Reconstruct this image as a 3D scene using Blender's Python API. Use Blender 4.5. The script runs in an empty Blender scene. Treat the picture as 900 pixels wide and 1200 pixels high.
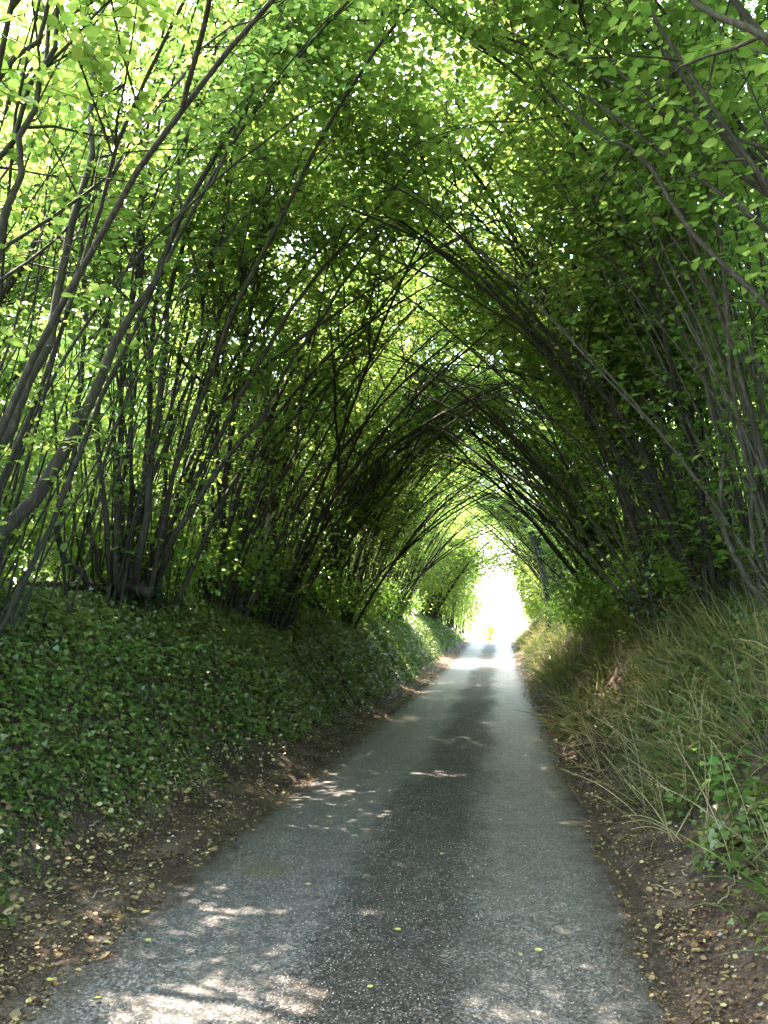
import bpy, math
import numpy as np
from mathutils import Vector, Matrix

S = bpy.context.scene
COL = S.collection
RNG = np.random.default_rng(20240611)

# ------------------------------------------------------------------ camera
CAM_Z = 1.6
YAW, PITCH = math.radians(8.41), math.radians(8.82)
FPX = 902.0                                   # focal length in pixels of the 900x1200 photograph
FWD = np.array([-math.sin(YAW)*math.cos(PITCH), math.cos(YAW)*math.cos(PITCH), math.sin(PITCH)])
RIGHT = np.array([math.cos(YAW), math.sin(YAW), 0.0])
UP = np.cross(RIGHT, FWD)
EYE = np.array([0.0, 0.0, CAM_Z])
cd = bpy.data.cameras.new('camera')
cd.sensor_fit = 'VERTICAL'; cd.sensor_height = 36.0; cd.lens = 36.0*FPX/1200.0
cd.clip_start = 0.05; cd.clip_end = 3000.0
cam = bpy.data.objects.new('camera', cd); COL.objects.link(cam)
M = Matrix(((RIGHT[0], UP[0], -FWD[0], EYE[0]), (RIGHT[1], UP[1], -FWD[1], EYE[1]), (RIGHT[2], UP[2], -FWD[2], EYE[2]), (0, 0, 0, 1)))
cam.matrix_world = M
S.camera = cam

def at(px, py, d):
    """the place on the ray through photograph pixel px, py whose distance along the lane is d"""
    v = RIGHT*((px-450)/FPX) - UP*((py-600)/FPX) + FWD
    return EYE + v*(d/v[1])

def project(P):
    q = P - EYE
    w = q @ FWD
    ws = np.where(np.abs(w) < 1e-6, 1e-6, w)
    return 450 + FPX*(q @ RIGHT)/ws, 600 - FPX*(q @ UP)/ws, w

# ------------------------------------------------------------------ light
SUN_EL, SUN_AZ = math.radians(57), math.radians(-52)       # azimuth from +Y towards +X
SUN = np.array([math.sin(SUN_AZ)*math.cos(SUN_EL), math.cos(SUN_AZ)*math.cos(SUN_EL), math.sin(SUN_EL)])
W = bpy.data.worlds.new('World'); S.world = W; W.use_nodes = True
wn = W.node_tree.nodes; bg = wn['Background']
sky = wn.new('ShaderNodeTexSky'); sky.sky_type = 'NISHITA'; sky.sun_disc = False
sky.sun_elevation = SUN_EL; sky.sun_rotation = SUN_AZ % (2*math.pi)
sky.air_density = 1.0; sky.dust_density = 3.0; sky.ozone_density = 1.0
W.node_tree.links.new(sky.outputs[0], bg.inputs[0]); bg.inputs[1].default_value = 0.15
sl = bpy.data.lights.new('sun', 'SUN'); sl.energy = 2.0; sl.angle = math.radians(0.53); sl.color = (1.0, 0.84, 0.69)
so = bpy.data.objects.new('sun', sl); COL.objects.link(so)
so.rotation_euler = Vector(SUN).to_track_quat('Z', 'Y').to_euler(); so.location = (-30, 30, 60)
S.view_settings.view_transform = 'Standard'; S.view_settings.look = 'None'
S.view_settings.gamma = 1.0; S.view_settings.use_curve_mapping = False
S.view_settings.exposure = 4.85
S.render.engine = 'CYCLES'
cy = S.cycles
cy.max_bounces = 12; cy.diffuse_bounces = 8; cy.transmission_bounces = 8; cy.glossy_bounces = 3
cy.use_denoising = True; cy.sample_clamp_indirect = 8.0
cy.caustics_reflective = False; cy.caustics_refractive = False

# ------------------------------------------------------------------ materials
def new_mat(name):
    m = bpy.data.materials.new(name); m.use_nodes = True
    nt = m.node_tree; nt.nodes.clear()
    out = nt.nodes.new('ShaderNodeOutputMaterial')
    return m, nt, out
def N(nt, t, **k):
    n = nt.nodes.new(t)
    for a, v in k.items(): setattr(n, a, v)
    return n
def ramp(nt, stops):
    r = nt.nodes.new('ShaderNodeValToRGB'); e = r.color_ramp.elements
    while len(e) < len(stops): e.new(0.5)
    for i, (p, c) in enumerate(stops): e[i].position = p; e[i].color = (*c, 1)
    return r
def principled(nt, rough=0.6, spec=0.4):
    p = nt.nodes.new('ShaderNodeBsdfPrincipled')
    p.inputs['Roughness'].default_value = rough; p.inputs['Specular IOR Level'].default_value = spec
    return p
def noise(nt, scale, detail=4, rough=0.6, vec=None):
    n = nt.nodes.new('ShaderNodeTexNoise'); n.inputs['Scale'].default_value = scale
    n.inputs['Detail'].default_value = detail; n.inputs['Roughness'].default_value = rough
    if vec is not None: nt.links.new(vec, n.inputs['Vector'])
    return n
def mix(nt, a, b, f):
    m = nt.nodes.new('ShaderNodeMix'); m.data_type = 'RGBA'
    for s, v in ((6, a), (7, b), (0, f)):
        if hasattr(v, 'links'): nt.links.new(v, m.inputs[s])
        elif isinstance(v, tuple): m.inputs[s].default_value = (*v, 1)
        else: m.inputs[s].default_value = v
    return m.outputs[2]
def math_n(nt, op, a, b=None):
    m = nt.nodes.new('ShaderNodeMath'); m.operation = op
    for i, v in enumerate((a, b)):
        if v is None: continue
        if hasattr(v, 'links'): nt.links.new(v, m.inputs[i])
        else: m.inputs[i].default_value = v
    return m.outputs[0]

def leaf_mat(name, front, trans, tw=0.5, rough=0.45, spec=0.4):
    """front, trans: colour ramps over the per-leaf random value; tw: share of light let through"""
    m, nt, out = new_mat(name); L = nt.links
    at_ = N(nt, 'ShaderNodeAttribute', attribute_name='rnd')
    oi = N(nt, 'ShaderNodeObjectInfo')
    v = math_n(nt, 'FRACT', math_n(nt, 'ADD', at_.outputs['Fac'], math_n(nt, 'MULTIPLY', oi.outputs['Random'], 0.15)))
    r1 = ramp(nt, front); r2 = ramp(nt, trans)
    L.new(v, r1.inputs[0]); L.new(v, r2.inputs[0])
    p = principled(nt, rough, spec); L.new(r1.outputs[0], p.inputs['Base Color'])
    t = N(nt, 'ShaderNodeBsdfTranslucent'); L.new(r2.outputs[0], t.inputs['Color'])
    mx = N(nt, 'ShaderNodeMixShader'); mx.inputs[0].default_value = tw
    L.new(p.outputs[0], mx.inputs[1]); L.new(t.outputs[0], mx.inputs[2]); L.new(mx.outputs[0], out.inputs[0])
    return m

MAT = {}
MAT['hazel'] = leaf_mat('hazel_leaf', [(0, (.030, .075, .012)), (.5, (.045, .11, .016)), (.9, (.07, .13, .02)), (1, (.12, .14, .03))],
                        [(0, (.16, .29, .05)), (.5, (.26, .40, .075)), (.9, (.40, .52, .12)), (1, (.52, .55, .15))], .55)
MAT['hedge'] = leaf_mat('hedge_leaf', [(0, (.045, .085, .013)), (.5, (.065, .11, .018)), (1, (.10, .12, .03))], [(0, (.16, .28, .035)), (.5, (.24, .36, .05)), (1, (.34, .42, .08))], .5)
MAT['ivy'] = leaf_mat('ivy_leaf', [(0, (.036, .062, .014)), (.5, (.074, .116, .024)), (.85, (.115, .155, .035)), (1, (.19, .21, .06))],
                      [(0, (.08, .16, .025)), (.5, (.14, .25, .04)), (1, (.3, .38, .06))], .3, .38, .45)
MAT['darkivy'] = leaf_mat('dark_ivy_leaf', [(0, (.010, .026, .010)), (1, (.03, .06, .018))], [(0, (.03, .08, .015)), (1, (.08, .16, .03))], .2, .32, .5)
MAT['weed'] = leaf_mat('weed_leaf', [(0, (.04, .10, .018)), (1, (.09, .17, .03))], [(0, (.16, .36, .04)), (1, (.36, .52, .07))], .4)
MAT['sapling'] = leaf_mat('sapling_leaf', [(0, (.07, .17, .04)), (1, (.16, .26, .06))], [(0, (.2, .45, .07)), (1, (.45, .6, .12))], .4)
MAT['grass'] = leaf_mat('grass_blade', [(0, (.04, .08, .016)), (.4, (.07, .10, .025)), (.7, (.16, .15, .05)), (1, (.34, .28, .12))],
                        [(0, (.12, .22, .03)), (.4, (.2, .24, .05)), (1, (.36, .3, .12))], .35, .5)
MAT['straw'] = leaf_mat('dry_straw', [(0, (.36, .29, .13)), (1, (.58, .5, .28))], [(0, (.3, .24, .1)), (1, (.45, .38, .2))], .3, .5)
MAT['litter'] = leaf_mat('dead_leaf', [(0, (.07, .04, .022)), (.35, (.14, .085, .04)), (.6, (.26, .19, .085)), (.8, (.38, .34, .12)), (1, (.5, .46, .26))],
                         [(0, (.06, .035, .02)), (.6, (.2, .15, .06)), (1, (.4, .38, .15))], .2, .5)
MAT['yellow'] = leaf_mat('yellow_leaf', [(0, (.45, .40, .06)), (1, (.55, .56, .16))], [(0, (.4, .38, .06)), (1, (.5, .5, .1))], .25, .45)

def bark_mat(name, c0, c1, c2, moss):
    m, nt, out = new_mat(name); L = nt.links
    tc = N(nt, 'ShaderNodeTexCoord')
    mp = N(nt, 'ShaderNodeMapping'); mp.inputs['Scale'].default_value = (1, 1, .22); L.new(tc.outputs['Object'], mp.inputs[0])
    n1 = noise(nt, 38, 6, .65, mp.outputs[0]); r = ramp(nt, [(.3, c0), (.52, c1), (.75, c2)]); L.new(n1.outputs[0], r.inputs[0])
    n2 = noise(nt, 3.2, 4, .6, tc.outputs['Object']); rm = ramp(nt, [(.5, (0, 0, 0)), (.68, (1, 1, 1))]); L.new(n2.outputs[0], rm.inputs[0])
    c = mix(nt, r.outputs[0], moss, math_n(nt, 'MULTIPLY', rm.outputs[0], .7))
    p = principled(nt, .8, .25); L.new(c, p.inputs['Base Color'])
    b = N(nt, 'ShaderNodeBump'); b.inputs['Strength'].default_value = .6; b.inputs['Distance'].default_value = .01
    L.new(n1.outputs[0], b.inputs['Height']); L.new(b.outputs[0], p.inputs['Normal']); L.new(p.outputs[0], out.inputs[0])
    return m
MAT['bark'] = bark_mat('hazel_bark', (.010, .009, .007), (.025, .022, .016), (.082, .072, .054), (.021, .027, .012))
MAT['palebark'] = bark_mat('pale_hazel_bark', (.022, .020, .015), (.058, .052, .039), (.15, .135, .103), (.033, .039, .018))
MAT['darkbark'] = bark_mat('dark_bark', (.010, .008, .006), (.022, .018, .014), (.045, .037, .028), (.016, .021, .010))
MAT['deadwood'] = bark_mat('dead_wood', (.16, .12, .08), (.3, .24, .17), (.45, .38, .28), (.2, .19, .12))

def soil_mat():
    m, nt, out = new_mat('soil_and_field'); L = nt.links
    tc = N(nt, 'ShaderNodeTexCoord'); f = N(nt, 'ShaderNodeAttribute', attribute_name='field')
    n1 = noise(nt, 2.3, 8, .7, tc.outputs['Object']); n2 = noise(nt, 46, 5, .7, tc.outputs['Object'])
    a = math_n(nt, 'ADD', math_n(nt, 'MULTIPLY', n1.outputs[0], .5), math_n(nt, 'MULTIPLY', n2.outputs[0], .5))
    r = ramp(nt, [(.42, (.018, .012, .009)), (.49, (.042, .028, .020)), (.55, (.078, .055, .039)), (.62, (.15, .115, .085))]); L.new(a, r.inputs[0])
    vo = N(nt, 'ShaderNodeTexVoronoi'); vo.inputs['Scale'].default_value = 85; L.new(tc.outputs['Object'], vo.inputs['Vector'])
    chip = math_n(nt, 'MULTIPLY', math_n(nt, 'LESS_THAN', vo.outputs['Distance'], .24), math_n(nt, 'GREATER_THAN', N(nt, 'ShaderNodeSeparateColor').outputs[0], .5))
    sc = [n for n in nt.nodes if n.type == 'SEPARATE_COLOR'][0]; L.new(vo.outputs['Color'], sc.inputs[0])
    c = mix(nt, r.outputs[0], (.24, .19, .13), math_n(nt, 'MULTIPLY', chip, .55))
    n3 = noise(nt, .35, 5, .6, tc.outputs['Object']); rf = ramp(nt, [(.35, (.14, .16, .05)), (.6, (.30, .27, .12))]); L.new(n3.outputs[0], rf.inputs[0])
    c = mix(nt, c, rf.outputs[0], f.outputs['Fac'])
    p = principled(nt, .9, .2); L.new(c, p.inputs['Base Color'])
    b = N(nt, 'ShaderNodeBump'); b.inputs['Strength'].default_value = .8; b.inputs['Distance'].default_value = .02
    L.new(a, b.inputs['Height']); L.new(b.outputs[0], p.inputs['Normal']); L.new(p.outputs[0], out.inputs[0])
    return m
MAT['soil'] = soil_mat()

def asphalt_mat():
    m, nt, out = new_mat('worn_asphalt'); L = nt.links
    tc = N(nt, 'ShaderNodeTexCoord'); xyz = N(nt, 'ShaderNodeSeparateXYZ'); L.new(tc.outputs['Object'], xyz.inputs[0])
    mp = N(nt, 'ShaderNodeMapping'); mp.inputs['Scale'].default_value = (1, .3, 1); L.new(tc.outputs['Object'], mp.inputs[0])
    wob = noise(nt, 1.6, 5, .6, mp.outputs[0])
    big = noise(nt, 4.5, 6, .7, tc.outputs['Object'])
    x = math_n(nt, 'ADD', xyz.outputs[0], math_n(nt, 'MULTIPLY', math_n(nt, 'SUBTRACT', wob.outputs[0], .5), .75))
    # worn strip in the middle where loose grit lies, |x + 0.6|
    d = math_n(nt, 'ABSOLUTE', math_n(nt, 'ADD', x, .60))
    rc = ramp(nt, [(.22, (1, 1, 1)), (.56, (0, 0, 0))]); fine = noise(nt, 75, 6, .8, tc.outputs['Object']); med = noise(nt, 14, 5, .7, tc.outputs['Object'])
    L.new(math_n(nt, 'ADD', d, math_n(nt, 'ADD', math_n(nt, 'MULTIPLY', math_n(nt, 'SUBTRACT', fine.outputs[0], .5), .7), math_n(nt, 'MULTIPLY', math_n(nt, 'SUBTRACT', med.outputs[0], .5), .5))), rc.inputs[0])
    rt = ramp(nt, [(.40, (.028, .0265, .026)), (.5, (.085, .081, .078)), (.60, (.19, .18, .172))]); L.new(fine.outputs[0], rt.inputs[0])
    rd = ramp(nt, [(.41, (.008, .007, .006)), (.51, (.030, .0265, .023)), (.61, (.15, .135, .12))]); L.new(fine.outputs[0], rd.inputs[0])
    strip = math_n(nt, 'MULTIPLY', rc.outputs[0], .9)
    c = mix(nt, rt.outputs[0], rd.outputs[0], strip)
    rb = ramp(nt, [(.38, (.62, .62, .62)), (.6, (1.08, 1.08, 1.08))]); L.new(big.outputs[0], rb.inputs[0])
    mm = N(nt, 'ShaderNodeMix'); mm.data_type = 'RGBA'; mm.blend_type = 'MULTIPLY'; mm.inputs[0].default_value = .8
    L.new(c, mm.inputs[6]); L.new(rb.outputs[0], mm.inputs[7])
    # aggregate: every stone its own tone
    ag = N(nt, 'ShaderNodeTexVoronoi'); ag.inputs['Scale'].default_value = 70; L.new(tc.outputs['Object'], ag.inputs['Vector'])
    sa = N(nt, 'ShaderNodeSeparateColor'); L.new(ag.outputs['Color'], sa.inputs[0])
    ra = ramp(nt, [(0, (.35, .35, .35)), (.6, (.95, .95, .95)), (1, (2.0, 2.0, 1.95))]); L.new(sa.outputs[1], ra.inputs[0])
    ma = N(nt, 'ShaderNodeMix'); ma.data_type = 'RGBA'; ma.blend_type = 'MULTIPLY'; ma.inputs[0].default_value = .85
    L.new(mm.outputs[2], ma.inputs[6]); L.new(ra.outputs[0], ma.inputs[7]); mm = ma
    # pale chippings
    vo = N(nt, 'ShaderNodeTexVoronoi'); vo.inputs['Scale'].default_value = 62; L.new(tc.outputs['Object'], vo.inputs['Vector'])
    sc = N(nt, 'ShaderNodeSeparateColor'); L.new(vo.outputs['Color'], sc.inputs[0])
    thr = math_n(nt, 'SUBTRACT', .93, math_n(nt, 'MULTIPLY', rc.outputs[0], .14))
    chip = math_n(nt, 'MULTIPLY', math_n(nt, 'LESS_THAN', vo.outputs['Distance'], .26), math_n(nt, 'GREATER_THAN', sc.outputs[0], thr))
    c2 = mix(nt, mm.outputs[2], (.34, .32, .28), math_n(nt, 'MULTIPLY', chip, .8))
    # dirt drifting in from the verges
    ed = math_n(nt, 'ABSOLUTE', math_n(nt, 'ADD', xyz.outputs[0], .70))
    en = math_n(nt, 'ADD', ed, math_n(nt, 'MULTIPLY', math_n(nt, 'SUBTRACT', big.outputs[0], .5), .9))
    re = ramp(nt, [(.0, (0, 0, 0)), (1, (1, 1, 1))]); re.color_ramp.elements[0].position = .57; re.color_ramp.elements[1].position = .70
    L.new(math_n(nt, 'MULTIPLY', en, .5), re.inputs[0])
    rs = ramp(nt, [(.42, (.014, .010, .007)), (.51, (.042, .030, .021)), (.61, (.14, .105, .078))]); L.new(fine.outputs[0], rs.inputs[0])
    c3 = mix(nt, c2, rs.outputs[0], math_n(nt, 'MULTIPLY', re.outputs[0], .92))
    # an ochre mud stain by the left edge
    dist = N(nt, 'ShaderNodeVectorMath', operation='DISTANCE'); L.new(tc.outputs['Object'], dist.inputs[0]); dist.inputs[1].default_value = (-1.62, 5.35, .01)
    sd = math_n(nt, 'ADD', dist.outputs['Value'], math_n(nt, 'MULTIPLY', math_n(nt, 'SUBTRACT', fine.outputs[0], .5), .6))
    rr = ramp(nt, [(.10, (1, 1, 1)), (.26, (0, 0, 0))]); L.new(sd, rr.inputs[0])
    c4 = mix(nt, c3, (.10, .075, .03), math_n(nt, 'MULTIPLY', rr.outputs[0], .5))
    p = principled(nt, .55, .5); L.new(c4, p.inputs['Base Color'])
    rr2 = ramp(nt, [(.4, (.42, .42, .42)), (.6, (.66, .66, .66))]); L.new(fine.outputs[0], rr2.inputs[0])
    L.new(math_n(nt, 'ADD', rr2.outputs[0], math_n(nt, 'MULTIPLY', strip, .22)), p.inputs['Roughness'])
    L.new(math_n(nt, 'SUBTRACT', .5, math_n(nt, 'ADD', math_n(nt, 'MULTIPLY', strip, .3), math_n(nt, 'MULTIPLY', re.outputs[0], .42))), p.inputs['Specular IOR Level'])
    h = math_n(nt, 'ADD', math_n(nt, 'MULTIPLY', fine.outputs[0], 1.5), math_n(nt, 'SUBTRACT', math_n(nt, 'MULTIPLY', chip, .5), math_n(nt, 'MULTIPLY', ag.outputs['Distance'], .8)))
    b = N(nt, 'ShaderNodeBump'); b.inputs['Strength'].default_value = .55; b.inputs['Distance'].default_value = .014
    L.new(h, b.inputs['Height']); L.new(b.outputs[0], p.inputs['Normal']); L.new(p.outputs[0], out.inputs[0])
    return m
MAT['asphalt'] = asphalt_mat()
def stone_mat():
    m, nt, out = new_mat('pale_stone'); L = nt.links
    oi = N(nt, 'ShaderNodeObjectInfo'); a_ = N(nt, 'ShaderNodeAttribute', attribute_name='rnd')
    r = ramp(nt, [(0, (.18, .15, .12)), (.5, (.36, .33, .28)), (1, (.55, .53, .48))])
    L.new(math_n(nt, 'FRACT', math_n(nt, 'ADD', oi.outputs['Random'], a_.outputs['Fac'])), r.inputs[0])
    p = principled(nt, .75, .3); L.new(r.outputs[0], p.inputs['Base Color']); L.new(p.outputs[0], out.inputs[0]); return m
MAT['stone'] = stone_mat()

# ------------------------------------------------------------------ mesh helpers
def norm(v): return v/np.maximum(np.linalg.norm(v, axis=-1, keepdims=True), 1e-9)

class Geo:
    """collects vertices and faces and links them as ONE mesh object"""
    def __init__(s): s.V = []; s.F = []; s.R = []; s.n = 0
    def add(s, V, faces, rnd=None):
        V = np.asarray(V, float).reshape(-1, 3)
        s.V.append(V); s.R.append(np.zeros(len(V)) if rnd is None else np.asarray(rnd, float))
        for f in faces: s.F.append(np.asarray(f, np.int64) + s.n)
        s.n += len(V)
    def mesh(s, name, mat, origin=(0, 0, 0), smooth=True):
        me = bpy.data.meshes.new(name)
        if s.n:
            V = np.concatenate(s.V) - np.asarray(origin, float); R = np.concatenate(s.R)
            me.vertices.add(len(V)); me.vertices.foreach_set('co', V.astype(np.float32).ravel())
            tot = np.concatenate([np.full(len(f), f.shape[1]) for f in s.F]); idx = np.concatenate([f.ravel() for f in s.F])
            st = np.concatenate([[0], np.cumsum(tot)[:-1]])
            me.loops.add(len(idx)); me.loops.foreach_set('vertex_index', idx.astype(np.int32))
            me.polygons.add(len(tot)); me.polygons.foreach_set('loop_start', st.astype(np.int32))
            me.update(calc_edges=True)
            if smooth: me.polygons.foreach_set('use_smooth', np.ones(len(tot), bool))
            a = me.attributes.new('rnd', 'FLOAT', 'POINT'); a.data.foreach_set('value', R.astype(np.float32))
        me.materials.append(MAT[mat]); return me
    def obj(s, name, mat, parent=None, origin=(0, 0, 0), smooth=True, **props):
        o = bpy.data.objects.new(name, s.mesh(name, mat, origin, smooth)); COL.objects.link(o)
        if parent is not None: o.parent = parent
        else: o.location = origin
        for k, v in props.items(): o[k] = v
        return o

def tubes(geo, P, R, k, rnd=None):
    """P (b, n, 3) centre lines, R (b, n) radii, k sides"""
    b, n, _ = P.shape
    if b == 0: return
    T = norm(np.gradient(P, axis=1))
    m = norm(P[:, -1]-P[:, 0]+1e-6)
    ref = np.where(np.abs(m[:, 2:3]) > .8, np.array([[1., 0.13, 0]]), np.array([[0, 0.1, 1.]]))
    U = norm(np.cross(T, ref[:, None, :])); Wv = np.cross(T, U)
    a = np.arange(k)*2*math.pi/k
    ring = U[:, :, None, :]*np.cos(a)[None, None, :, None] + Wv[:, :, None, :]*np.sin(a)[None, None, :, None]
    V = P[:, :, None, :] + ring*R[:, :, None, None]
    i = np.arange(b*n*k).reshape(b, n, k)
    A = i[:, :-1]; B = i[:, 1:]
    F = np.stack([A, np.roll(A, -1, 2), np.roll(B, -1, 2), B], -1).reshape(-1, 4)
    geo.add(V.reshape(-1, 3), [F], None if rnd is None else np.repeat(rnd, n*k))

# leaf shapes: vertices (along, across, up), faces
HAZEL = (np.array([(0, 0, 0), (.24, .30, .05), (.62, .37, .04), (1.0, 0, -.10), (.62, -.37, .04), (.24, -.30, .05), (.5, 0, -.03)]),
         [np.array([(0, 1, 2, 6), (6, 2, 3, 3)][:1]), np.array([(6, 2, 3), (6, 3, 4)]), np.array([(0, 6, 4, 5)])])
ROUND = (np.array([(0, 0, 0), (.10, .20, .04), (.32, .36, .06), (.60, .37, .04), (.84, .20, -.01), (1.05, 0, -.12), (.84, -.20, -.01), (.60, -.37, .04), (.32, -.36, .06), (.10, -.20, .04), (.3, 0, -.02), (.66, 0, -.03)]),
         [np.array([(0, 1, 2, 10), (10, 2, 3, 11), (11, 3, 4, 5), (11, 5, 6, 7), (10, 11, 7, 8), (0, 10, 8, 9)])])
LEAF4 = (np.array([(0, 0, 0), (.24, .32, .06), (.66, .35, .03), (1.04, 0, -.10), (.66, -.35, .03), (.24, -.32, .06)]),
         [np.array([(0, 1, 2, 3), (3, 4, 5, 0)])])
LEAF2 = (np.array([(0, 0, 0), (.45, .36, .06), (1.0, 0, -.06), (.45, -.36, .06)]), [np.array([(0, 1, 2), (0, 2, 3)])])
IVY = (np.array([(.05, 0, 0), (-.12, .24, .03), (.18, .5, .06), (.38, .27, .03), (1.0, 0, -.08), (.38, -.27, .03), (.18, -.5, .06), (-.12, -.24, .03)]),
       [np.array([(0, 1, 2, 3), (0, 5, 6, 7)]), np.array([(0, 3, 4), (0, 4, 5)])])
MAPLE = (np.array([(0, 0, 0), (-.12, .30, .02), (.12, .56, .05), (.28, .34, .02), (.62, .62, .0), (.62, .22, .0), (1.0, 0, -.12), (.62, -.22, .0), (.62, -.62, .0), (.28, -.34, .02), (.12, -.56, .05), (-.12, -.30, .02), (.3, 0, -.03)]),
         [np.array([(0, 1, 2, 3), (0, 3, 5, 12), (0, 9, 10, 11), (12, 7, 9, 0)]), np.array([(3, 4, 5), (12, 5, 6), (12, 6, 7), (7, 8, 9)])])
NARROW = (np.array([(0, 0, 0), (.3, .14, .03), (.7, .12, .03), (1.0, 0, -.1), (.7, -.12, .03), (.3, -.14, .03)]),
          [np.array([(0, 1, 2, 3), (3, 4, 5, 0)])])

def add_leaves(geo, shape, C, D, Nn, size, rnd):
    T, F = shape
    n = len(C)
    if n == 0: return
    D = norm(D); Bv = norm(np.cross(Nn, D)); Nn = np.cross(D, Bv)
    sz = np.asarray(size)[:, None, None]
    V = C[:, None, :] + sz*(T[None, :, 0:1]*D[:, None, :] + T[None, :, 1:2]*Bv[:, None, :] + T[None, :, 2:3]*Nn[:, None, :])
    off = (np.arange(n)*len(T))[:, None, None]
    geo.add(V.reshape(-1, 3), [(f[None]+off).reshape(-1, f.shape[1]) for f in F], np.repeat(rnd, len(T)))

def root(name, loc, label, cat, group=None, rz=0.0):
    o = bpy.data.objects.new(name, None); COL.objects.link(o); o.location = tuple(loc); o.rotation_euler = (0, 0, rz)
    o.empty_display_size = .2
    o['label'] = label; o['category'] = cat
    if group: o['group'] = group
    return o
def tag(o, label, cat, group=None):
    o['label'] = label; o['category'] = cat
    if group: o['group'] = group
    return o
def copy_thing(src, loc, rz=0.0, scale=(1, 1, 1), label=None, group=None):
    c = src.copy(); COL.objects.link(c); c.location = tuple(loc); c.rotation_euler = (0, 0, rz); c.scale = scale
    if label: c['label'] = label
    if group: c['group'] = group
    for ch in list(src.children):
        d = ch.copy(); COL.objects.link(d); d.parent = c
        for g in list(ch.children):
            e = g.copy(); COL.objects.link(e); e.parent = d
    return c

# ------------------------------------------------------------------ terrain
def sstep(t): t = np.clip(t, 0, 1); return t*t*(3-2*t)
def vnoise(x, y, f, seed):
    """cheap smooth pseudo noise, about -1..1"""
    r = np.random.default_rng(seed); s = 0
    for _ in range(5):
        a = r.uniform(0, 2*math.pi); ff = f*r.uniform(.6, 1.6); s = s + np.sin(ff*(x*math.cos(a)+y*math.sin(a)) + r.uniform(0, 6.28))
    return s/2.6
def road_z(y):
    y = np.asarray(y, float)
    return .75*sstep((y-18)/44) - np.where(y > 64, .035*(np.clip(y, 64, 140)-64), 0)
def edge_l(y): return -2.10 + .07*vnoise(y, 0*y, 1.3, 3) + .035*vnoise(y, 0*y, 6, 4)
def edge_r(y): return .70 + .05*vnoise(y, 0*y, 1.4, 5) + .03*vnoise(y, 0*y, 6.5, 6)
def bank_l(y): return 1.68*(1-.55*sstep((y-46)/16)) + .10*vnoise(y, 0*y, .9, 7)
def bank_r(y): return 1.62*(1-.55*sstep((y-46)/16)) + .10*vnoise(y, 0*y, .9, 8)
def ground_z(x, y):
    x = np.asarray(x, float); y = np.asarray(y, float)
    el, er = edge_l(y), edge_r(y)
    n = .035*vnoise(x, y, 5.5, 11) + .012*vnoise(x, y, 21, 12)
    dl = el - x; dr = x - er
    zin = -.05
    wl = .9 + .15*vnoise(y, 0*y, .7, 13); wr = .5 + .1*vnoise(y, 0*y, .9, 14)
    tl = np.clip(dl, 0, None); tr = np.clip(dr, 0, None)
    zl = .02 + .13*np.clip(tl/wl, 0, 1) + bank_l(y)*sstep((tl-wl*.45)/1.85) + .03*np.clip(tl-2.5, 0, 8)
    zr = .02 + .13*np.clip(tr/wr, 0, 1) + bank_r(y)*sstep((tr-wr*.6)/1.9) + .02*np.clip(tr-2.5, 0, 8)
    z = np.where(dl > 0, zl, np.where(dr > 0, zr, zin))
    soft = np.where(dl > 0, np.clip(dl/.12, 0, 1), np.where(dr > 0, np.clip(dr/.12, 0, 1), 0))
    z = zin + (z-zin)*soft + n*np.where((dl > 0) | (dr > 0), np.clip(np.maximum(dl, dr)/.5, .7, 1), 0)
    far = sstep((y-66)/60)
    return road_z(y) + z*(1-.6*far)
def ground_n(x, y, e=.04):
    zx = (ground_z(x+e, y)-ground_z(x-e, y))/(2*e); zy = (ground_z(x, y+e)-ground_z(x, y-e))/(2*e)
    return norm(np.stack([-zx, -zy, np.ones_like(zx)], -1))

def sheet(xs, ys, fz):
    X, Y = np.meshgrid(xs, ys); Z = fz(X, Y); i = np.arange(X.size).reshape(X.shape)
    F = np.stack([i[:-1, :-1], i[:-1, 1:], i[1:, 1:], i[1:, :-1]], -1).reshape(-1, 4)
    return np.stack([X, Y, Z], -1).reshape(-1, 3), F
xs = np.concatenate([[-900, -400, -200, -100, -60, -35, -22, -15, -11, -8.5, -7], np.arange(-6, -4.5, .3), np.arange(-4.5, 3.6, .09), np.arange(3.7, 6, .3), [6.5, 8, 11, 15, 22, 35, 60, 100, 200, 400, 900]])
ys = np.concatenate([[-400, -150, -60, -30, -15, -8, -4, -2, -.5], np.arange(.5, 14, .1), np.arange(14, 30, .25), np.arange(30, 70, .6), np.arange(70, 140, 4), [160, 200, 260, 400, 700, 1500]])
V, F = sheet(xs, ys, ground_z)
g = Geo(); g.add(V, [F]); go = g.obj('ground', 'soil', kind='structure')
fa = go.data.attributes.new('field', 'FLOAT', 'POINT')
fv = np.maximum(np.maximum(sstep((-5.6-V[:, 0])/1.2), sstep((V[:, 0]-5)/1.2)), sstep((V[:, 1]-66)/6)*(np.abs(V[:, 0]+.7) > 1.4))
fa.data.foreach_set('value', fv.astype(np.float32))
rx = np.linspace(-2.3, .9, 40); ry = np.concatenate([[-30, -12, -5, -2], np.arange(0, 30, .2), np.arange(30, 80, .6), np.arange(80, 140, 3)])
V, F = sheet(rx, ry, lambda X, Y: road_z(Y) + .025*(1-((X+.7)/1.6)**2) - .012*np.exp(-((X+1.5)/.3)**2) - .012*np.exp(-((X-.15)/.3)**2) + .004*vnoise(X, Y, 6, 21))
g = Geo(); g.add(V, [F]); ro = g.obj('road', 'asphalt', kind='structure')

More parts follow.
